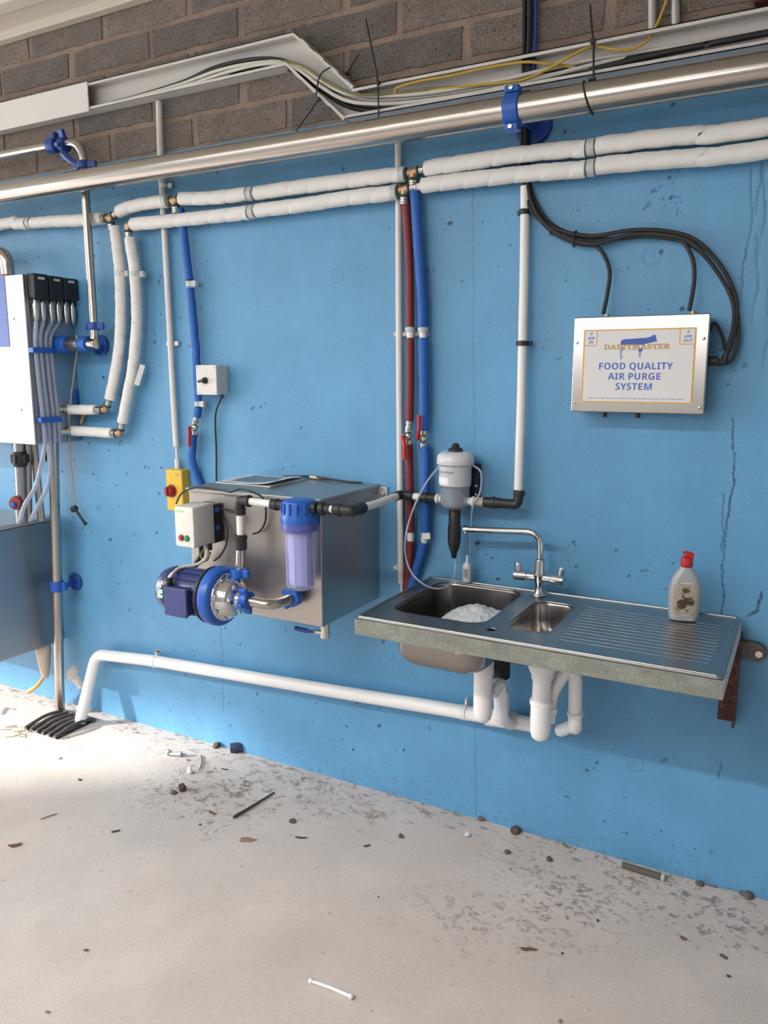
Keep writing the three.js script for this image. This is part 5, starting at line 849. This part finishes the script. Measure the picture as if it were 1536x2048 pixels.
// slim steel line with blue unions, high on the left
{
  const x = -2.727, z = 0.094, y = 2.585, o = thing('slim_steel_pipe', 'slim steel pipe with blue unions crossing behind the wide pipe down to the cabinet', 'pipe', [x, 1.76, z]);
  part(o, 'tube', [sweep(poly([[LEFT, 2.59, z + 0.01], [-2.9, y, z + 0.01], [x, y, z], [x, 1.79, z]], 0.085, 12), 0.0175, 22)], M.steel);
  part(o, 'union_nut', [rod([-2.914, y, z + 0.01], [-2.866, y, z + 0.008], 0.031, 0.031, 24, 0.005), box(-2.89, -2.866, y + 0.018, y + 0.05, z - 0.005, z + 0.025, 0.005)], M.bluePlastic, 'blue union nut');
  wingClamp(o, [-2.828, y - 0.004, z + 0.006], [1, -0.15, 0], 0.021, [0, 1, 0.2], M.bluePlastic, 1.5);
  part(o, 'bracket_arm', [sweep(spline([[-2.82, y - 0.04, z + 0.02], [-2.78, y - 0.075, z + 0.02], [-2.735, y - 0.1, z + 0.015]], 10), 0.014, 12)], M.bluePlastic);
  wingClamp(o, [x, [-2.732, 2.49, 0.094][1], z], [0, 1, 0], 0.02, [1, 0, 0], M.bluePlastic, 1.6);
  wingClamp(o, [x, [-2.739, 1.841, 0.094][1], z], [0, 1, 0], 0.017, [1, 0, 0], M.bluePlastic, 1.3);
  part(o, 'tee', [rod([x, 1.80, z], [x, 1.755, z], 0.019, 0.019, 20, 0.003), rod([x - 0.02, 1.767, z + 0.012], [x + 0.026, 1.767, z + 0.012], 0.0225, 0.0225, 22, 0.003)], M.steel);
  part(o, 'wall_ring', [rod([-2.79, 1.765, 0.01], [x - 0.01, 1.767, z], 0.009), rod([-2.79, 1.765, 0.004], [-2.79, 1.765, 0.012], 0.036), lathe([[0.034, 0], [0.046, 0], [0.046, 0.016], [0.034, 0.016], [0.034, 0]], [-2.79, 1.765, 0.002], [0, 0, 1], 30)], M.brightBlue, 'blue wall ring');
  part(o, 'union_nut', [rod([x - 0.025, 1.767, z + 0.008], [x - 0.078, 1.767, z + 0.008], 0.034, 0.034, 22, 0.006)], M.brightBlue, 'blue union nut');
  part(o, 'stub', [rod([x - 0.076, 1.767, z + 0.008], [x - 0.155, 1.767, z + 0.008], 0.029, 0.029, 24, 0.003), rod([x - 0.082, 1.79, z + 0.02], [x - 0.082, 1.805, z + 0.022], 0.008)], M.steel);
  part(o, 'union_nut', [rod([x - 0.152, 1.767, z + 0.008], [LC.x1, 1.767, z + 0.008], 0.037, 0.037, 22, 0.005)], M.brightBlue, 'blue union nut');
}
{ // key on twine
  const k = [-2.976, 1.021, 0.05], o = thing('hanging_key', 'black turn key hanging on a length of twine beside the cabinet', 'key', [k[0], k[1] - 0.05, 0.05]);
  part(o, 'twine', [sweep(spline([[-2.85, 1.80, 0.07], [-2.879, 1.701, 0.07], [-2.923, 1.547, 0.07], [-2.947, 1.413, 0.075], [-2.959, 1.253, 0.07], [-2.966, 1.135, 0.06], [-2.974, 1.035, 0.05]], 60), s => s < 0.75 ? 0.0032 : 0.002, 6)], M.twine);
  part(o, 'key_head', [rod(along(k, V([-0.8, -0.3, 0.3]), 0.02), along(k, V([0.5, 0.35, -0.2]), 0.02), 0.014, 0.014, 18, 0.004)], M.black); part(o, 'key_stem', [rod(k, [-2.912, 0.955, 0.05], 0.0065), rod([-2.918, 0.962, 0.05], [-2.909, 0.953, 0.05], 0.0095, 0.0095, 12, 0.002)], M.black);
}
single('orange_strap', 'short orange strap behind the two white lagged stubs', 'strap', [obox([-2.92, 1.438, 0.02], [0.012, 0.05, 0.004], 0.001, 0, 0, -0.6)], M.orange);

// ---------- steel trough below the cabinet ----------
{
  const x1 = -3.172, o = thing('steel_trough', 'large stainless steel wash trough at the left edge under the cabinet', 'trough', [-3.7, 0.335, 0.19]);
  part(o, 'trough_body', [box(-4.3, x1, 0.335, 0.945, 0.002, 0.372, 0.012)], mat(rgb(0.36, 0.37, 0.39), 0.42, 1, { bumpMap: brushTex, bumpScale: 0.00005 })); part(o, 'trough_top', [box(-4.31, x1 + 0.006, 0.945, 0.965, 0.002, 0.38, 0.004)], mat(rgb(0.56, 0.51, 0.47), 0.4, 0.8));
  const h = part(o, 'outlet', [lathe([[0, 0], [0.016, 0], [0.02, 0.02], [0.028, 0.06], [0.034, 0.12], [0.037, 0.126], [0.034, 0.17], [0, 0.17]], [-3.21, 0.165, 0.1].map((v, i) => i === 1 ? 0.167 : v), [0, 1, 0], 22)], mat(rgb(0.55, 0.46, 0.38), 0.6), 'beige outlet');
  const a = [-3.202, 0.187, 0.105], b = [-3.31, 0.081, 0.13];
  part(h, 'yellow_lever', [sweep(spline([a, [(a[0] + b[0]) / 2 + 0.01, (a[1] + b[1]) / 2 - 0.008, 0.12], b], 12), s => 0.008 + 0.02 * s, 10)], M.orange, 'orange yellow lever');
}
for (const [label, a, b, r, collar] of [
  ['steel tube with a black star knob standing on the trough', [-3.133, 1.324, 0.2], [-3.149, 0.966, 0.2], 0.021, 1], ['slim dark steel tube behind the star knob on the trough', [-3.128, 1.321, 0.16], [-3.158, 0.982, 0.16], 0.018, 0], ['slim steel tube behind the two clear tubes', [-3.123, 1.319, 0.13], [-3.106, 0.982, 0.13], 0.017, 0]]) {
  const o = thing('steel_tube', label, 'pipe', [b[0], 0.965, b[2]]);
  part(o, 'tube', [rod([b[0] - 0.005, 0.965, b[2]], [a[0], 1.335, a[2]], r, r, 22)], M.steel);
  if (collar) part(o, 'star_knob', [rod([a[0] - 0.001, 1.225, a[2]], [a[0], 1.295, a[2]], 0.032, 0.03, 12, 0.008), ...[0, 1, 2, 3, 4].map(i => obox([a[0] + 0.032 * Math.cos(i * 1.257), 1.262, a[2] + 0.032 * Math.sin(i * 1.257)], [0.016, 0.04, 0.016], 0.005))], M.rubber, 'black star knob');
}
{ const p = [-3.146, 1.066, 0.24], o = thing('gate_valve', 'round dark red valve wheel with a blue centre on the trough', 'valve', [p[0], 0.965, p[2]]); part(o, 'wheel', [rod([p[0], p[1] - 0.003, p[2] - 0.02], [p[0] + 0.012, p[1] - 0.003, p[2] + 0.008], 0.033, 0.03, 26, 0.005)], mat(rgb(0.20, 0.035, 0.03), 0.5)); part(o, 'hub', [rod([p[0] + 0.012, p[1] - 0.008, p[2] + 0.004], [p[0] + 0.018, p[1] - 0.008, p[2] + 0.022], 0.013, 0.011, 16, 0.003)], M.brightBlue); part(o, 'valve_body', [rod([p[0], 0.965, p[2] - 0.02], [p[0], p[1], p[2] - 0.02], 0.013)], M.nickel); }
{
  const o = thing('drain_post', 'steel pipe dropping from the cabinet to the floor grating', 'pipe', [-3.122, 0, 0.1]);
  part(o, 'tube', [rod([-3.122, 0.004, 0.1], [-3.028, 1.335, 0.1], 0.0235, 0.0225, 26)], M.steel);
  const y = 0.65, x = -3.076; part(o, 'clamp', [rod([x - 0.003, y - 0.026, 0.1], [x + 0.001, y + 0.026, 0.1], 0.0305, 0.0305, 24, 0.004), box(x + 0.02, x + 0.05, y - 0.02, y + 0.02, 0.08, 0.1, 0.005)], M.brightBlue, 'blue clamp');
  const c = [-3.06, 0.65, 0.012]; part(o, 'wall_plate', [rod([c[0], c[1], 0.001], [c[0], c[1], 0.016], 0.043, 0.041, 28, 0.004), rod([c[0], c[1], 0.012], [x + 0.04, y, 0.09], 0.012), rod([c[0] + 0.01, c[1], 0.014], [c[0] + 0.01, c[1], 0.02], 0.006, 0.006, 12)], M.bluePlastic, 'blue wall plate');
  part(o, 'sleeve', [rod([-3.04, 1.335, 0.1], [-3.045, 1.245, 0.1], 0.031, 0.031, 24, 0.003)], M.chrome);
}
{ // floor grating
  const o = thing('floor_grating', 'dark domed floor grating under the steel pipe', 'grating', [-3.0, 0, 0.2]);
  const dark = mat(rgb(0.085, 0.075, 0.075), 0.6);
  part(o, 'tray', [box(-3.115, -2.895, 0.0, 0.006, 0.105, 0.305, 0.002)], mat(rgb(0.03, 0.028, 0.028), 0.9));
  part(o, 'back_rail', [box(-3.125, -2.885, 0, 0.02, 0.09, 0.108, 0.004)], dark);
  for (let i = 0; i < 6; i++) { const x = -3.105 + i * 0.04; part(o, 'bar', [sweep(spline([[x, 0.012, 0.1], [x + 0.004, 0.026, 0.16], [x + 0.004, 0.028, 0.22], [x, 0.012, 0.31]], 12), 0.0085, 8)], dark); }
}

// ---------- litter on the floor ----------
function flake(x, z, w, d, m, opt = {}) {          // thin curled scrap: leaf, bark, paper
  const n = 9, top = [], bot = [], { curl = 0.3, thick = 0.0015, ang = rr(0, 6.28), rough = 0.35, lift = 0 } = opt, k = rnd() * 99;
  const loops = [[], []], pos = [];
  for (let i = 0; i < 14; i++) { const a = i / 14 * 6.283, r = 1 - rough * noise(Math.cos(a) * 1.7 + k, Math.sin(a) * 1.7, 7); const u = Math.cos(a) * r * w / 2, v = Math.sin(a) * r * d / 2, h = curl * (u * u / w + v * v / d * 0.4) + lift; const X = x + u * Math.cos(ang) - v * Math.sin(ang), Z = z + u * Math.sin(ang) + v * Math.cos(ang); loops[0].push([X, 0.0005 + h, Z]); loops[1].push([X, 0.0005 + h + thick, Z]); }
  return loft([loops[1], loops[0]], true, true);
}
function clod(x, z, r, flat = 0.6) { const g = new THREE.IcosahedronGeometry(r, 3), p = g.attributes.position, k = rnd() * 50; for (let i = 0; i < p.count; i++) { const a = p.getX(i), b = p.getY(i), c = p.getZ(i), q = 0.65 + 0.7 * noise(a / r * 1.6 + k, b / r * 1.6 + c / r * 1.3, 4); p.setXYZ(i, a * q, b * q * flat, c * q); } const o = plain(g); o.computeVertexNormals(); return o.translate(x, r * flat * 0.62, z); }
const L = { leaf: mat(rgb(0.14, 0.085, 0.055), 0.85), dry: mat(rgb(0.27, 0.19, 0.12), 0.9), bark: mat(rgb(0.075, 0.055, 0.045), 0.9), stone: mat(rgb(0.10, 0.095, 0.09), 0.9), dirt: mat(rgb(0.12, 0.10, 0.09), 0.95), paper: mat(rgb(0.72, 0.71, 0.70), 0.6), rust: mat(rgb(0.32, 0.13, 0.07), 0.8), green: mat(rgb(0.08, 0.16, 0.05), 0.7), pale: mat(rgb(0.45, 0.43, 0.40), 0.8) };
for (const [label, cat, P, w, d, m, opt] of [
  ['brown crumpled leaf patch on the open floor below the thin stick', 'leaf', [-1.643, 0, 0.518], 0.075, 0.05, L.dry, { ang: -0.5, rough: 0.7, curl: 0.12 }],
  ['small brown leaf left of the thin stick', 'leaf', [-1.871, 0, 0.442], 0.05, 0.016, L.leaf, { ang: 0.2 }],
  ['dark rounded leaf right of the thin stick', 'leaf', [-1.569, 0, 0.344], 0.034, 0.032, L.stone, { rough: 0.2 }],
  ['thin dark bark strip right of the brown leaf patch', 'bark', [-1.482, 0, 0.417], 0.05, 0.011, L.bark, { ang: -0.35, rough: 0.2 }],
  ['short dark bark piece on the floor near the left edge', 'bark', [-2.098, 0, 0.703], 0.042, 0.013, L.bark, { ang: -0.9 }],
  ['curled brown leaf closest to the left edge of the floor', 'leaf', [-2.342, 0, 0.935], 0.055, 0.022, L.leaf, { ang: -0.9, curl: 0.8 }],
  ['dark crumb of bark by the sunlit floor at the left', 'bark', [-2.511, 0, 0.508], 0.026, 0.015, L.bark, {}],
  ['small dark bark piece right of the dark bark strip', 'bark', [-1.249, 0, 0.347], 0.034, 0.012, L.bark, { ang: -0.9 }],
  ['ragged brown leaf strip on the floor below the sink', 'leaf', [-0.589, 0, 0.565], 0.082, 0.018, L.leaf, { ang: -0.45, rough: 0.6 }],
  ['dark curled leaf near the wall under the drainer', 'leaf', [-0.659, 0, 0.124], 0.03, 0.026, L.leaf, { curl: 1.2 }],
  ['small brown leaf on the right of the floor', 'leaf', [-0.2, 0, 0.307], 0.026, 0.016, L.leaf, { curl: 1.2 }],
  ['little brown flake beside the leaf at the right of the floor', 'leaf', [-0.088, 0, 0.329], 0.03, 0.018, L.dirt, {}],
  ['dark crumb at the lower right of the floor', 'crumb', [-0.068, 0, 0.402], 0.016, 0.012, L.bark, {}],
  ['dark flake on the floor straight below the drain trap', 'leaf', [-1.168, 0, 0.241], 0.03, 0.02, L.leaf, { curl: 0.9 }],
  ['scrap of white paper near the wall below the drain pipe', 'paper', [-0.96, 0, 0.122], 0.034, 0.026, L.paper, { curl: 1.3 }],
  ['green leaf scrap against the foot of the wall', 'leaf', [-0.627, 0, 0.018], 0.045, 0.014, L.green, { ang: 0.35, curl: 0.9 }],
  ['pale crumpled scrap beside the green leaf scrap', 'paper', [-0.605, 0, 0.023], 0.03, 0.018, L.pale, { curl: 1.5 }],
  ['white square scrap on the sunlit floor by the grating', 'paper', [-2.748, 0, 0.423], 0.04, 0.022, L.paper, { rough: 0.15, ang: 0.2 }],
  ['dark strip of litter near the blue pipe offcut', 'bark', [-2.045, 0, 0.159], 0.045, 0.014, L.stone, { ang: -0.2 }],
  ['rust coloured flake beside the grating', 'flake', [-2.98, 0, 0.263], 0.02, 0.055, L.rust, { ang: 0.3, curl: 1 }],
  ['white flake beside the rusty one at the grating', 'flake', [-2.96, 0, 0.299], 0.03, 0.016, L.paper, { curl: 1.2 }],
  ['orange flake near the grey pipe fittings', 'flake', [-2.236, 0, 0.173], 0.018, 0.012, L.rust, { curl: 1 }],
  ['small blue scrap on the middle of the floor', 'scrap', [-1.081, 0, 0.57], 0.009, 0.007, M.brightBlue, {}],
  ['small pale blue scrap under the drainer', 'scrap', [-0.759, 0, 0.237], 0.014, 0.012, mat(rgb(0.35, 0.42, 0.5), 0.5), { curl: 1.5 }],
  ['brown crumb at the bottom left of the floor', 'crumb', [-1.622, 0, 1.379], 0.016, 0.01, L.dry, {}],
  ['brown crumb cut by the bottom edge of the photo', 'crumb', [-0.436, 0, 0.774], 0.018, 0.012, L.dry, {}],
  ['grey brown flake at the lower left of the floor', 'leaf', [-1.714, 0, 1.175], 0.02, 0.011, L.dirt, {}]])
  single(cat === 'paper' ? 'paper_scrap' : cat === 'leaf' ? 'dry_leaf' : cat === 'bark' ? 'bark_piece' : 'litter_flake', label, cat, [flake(P[0], P[2], w, d, m, opt)], m, 'litter on the floor');
for (const [label, P, r, f, m] of [
  ['larger of two dark clods left of the thin stick', [-2.097, 0, 0.404], 0.017, 0.6, L.stone], ['pointed dark clod left of the thin stick', [-2.085, 0, 0.372], 0.02, 1.3, L.bark],
  ['dark clod against the wall left of the blue pipe offcut', [-2.208, 0, 0.017], 0.02, 0.9, L.bark], ['dark clod of dirt at the wall below the waste trap', [-0.956, 0, -0.005], 0.022, 0.7, L.dirt], ['long dark clod at the wall left of the green leaf', [-0.814, 0, 0.015], 0.026, 0.6, L.bark],
  ['grey pebble under the drainer', [-0.799, 0, 0.15], 0.013, 0.6, L.stone], ['dark clod at the wall near the right edge', [-0.051, 0, 0.007], 0.024, 0.6, L.stone], ['second dark clod at the wall near the right edge', [-0.187, 0, 0.018], 0.018, 0.6, L.dirt],
  ['tiny dark pebble left of centre on the floor', [-1.857, 0, 0.525], 0.006, 0.7, L.bark], ['tiny dark pebble on the right half of the floor', [-0.441, 0, 0.349], 0.007, 0.7, L.stone], ['tiny dark pebble near the ragged leaf strip', [-0.497, 0, 0.535], 0.005, 0.7, L.bark]])
  single('clod', label, 'clod', [clod(P[0], P[2], r * 0.75, f)], m, 'clods on the floor');
{ const a = V([-1.773, 0, 0.435]), b = V([-1.744, 0, 0.218]); a.y = b.y = 0.007; single('stick', 'thin dark stick lying near the foot of the wall', 'stick', [sweep(spline([a, a.clone().lerp(b, 0.4).add(V([0.004, 0.002, 0.004])), b], 24), (s, q, t) => 0.0065 * (1 - 0.45 * t) * (0.85 + 0.3 * noise(s * 60, q, 2)), 8)], L.bark); }
{ const a = V([-1.073, 0, 0.969]), b = V([-0.949, 0, 0.964]); a.y = b.y = 0.006; const o = thing('white_stick', 'short white plastic stick on the floor at the bottom centre', 'stick', [a.x, 0, a.z]); part(o, 'shaft', [sweep(spline([a, a.clone().lerp(b, 0.5).add(V([0.002, 0, -0.003])), b], 14), 0.005, 10)], M.pvc); for (const p of [a, b]) part(o, 'end_knob', [new THREE.SphereGeometry(0.0075, 12, 8).translate(p.x, 0.006, p.z)], M.pvc); }
{ const a = V([-2.111, 0, 0.007]); single('pipe_offcut', 'short blue pipe offcut lying at the foot of the wall', 'pipe', [lathe([[0.012, 0], [0.021, 0], [0.021, 0.05], [0.012, 0.05], [0.012, 0]], [a.x - 0.01, 0.021, a.z + 0.02], [0.75, 0, -0.66], 22)], mat(rgb(0.035, 0.045, 0.10), 0.45)); }
{ const a = V([-2.352, 0, 0.169]), b = V([-2.293, 0, 0.158]), o = thing('pipe_fitting', 'two small grey metal fittings lying on the floor near the wall', 'fitting', [a.x, 0, a.z]); part(o, 'nut', [hex([a.x, 0.012, a.z], [a.x + 0.02, 0.012, a.z + 0.01], 0.013)], M.galv); part(o, 'stub', [rod([a.x + 0.02, 0.01, a.z + 0.01], [b.x + 0.01, 0.012, b.z], 0.007, 0.012, 12, 0.002)], M.galv); }
{ const a = V([-2.153, 0, 0.25]); single('white_plug', 'small white plastic plug standing on the floor below the metal fittings', 'plug', [lathe([[0, 0], [0.011, 0], [0.012, 0.006], [0.006, 0.026], [0.004, 0.032], [0, 0.032]], [a.x, 0.001, a.z], [0, 1, 0], 16)], M.pvc); }
{ const a = V([-0.43, 0, 0.047]), b = V([-0.303, 0, 0.052]); a.y = b.y = 0.012; const o = thing('metal_bar', 'dark metal bar lying along the foot of the wall at the right', 'bar', [a.x, 0, a.z]); part(o, 'shaft', [rod(a, b, 0.011, 0.011, 12)], L.stone); part(o, 'white_end', [rod(b, b.clone().addScaledVector(dirTo(a, b), 0.012), 0.013, 0.012, 14, 0.002)], L.pale); }
for (const [label, pts] of [['thin twig by the grating at the left edge of the photo', [[-3.352, 0, 0.254], [-3.395, 0, 0.199], [-3.345, 0, 0.185]]], ['thin pale twig on the floor near the left edge', [[-2.402, 0, 0.782], [-2.393, 0, 0.754], [-2.381, 0, 0.728]]], ['curled twig near the grey pipe fittings', [[-2.131, 0, 0.219], [-2.168, 0, 0.161], [-2.214, 0, 0.115]]]]) single('twig', label, 'twig', [sweep(spline(pts.map(p => [p[0], 0.004, p[2]]), 12), 0.0025, 6)], L.dry);
for (let i = 0; i < 12; i++) { const x = -3.09 + rr(-0.09, 0.04), z = 0.33 + rr(-0.03, 0.05), a = rr(0, 3.1); single('straw', 'short bit of dry straw caught by the floor grating', 'straw', [rod([x, 0.005 + rr(0, 0.008), z], [x + 0.05 * Math.cos(a), 0.005 + rr(0, 0.012), z + 0.05 * Math.sin(a)], 0.002, 0.0015, 6)], L.dry, 'straw by the grating'); }
renderer.render(scene, camera);
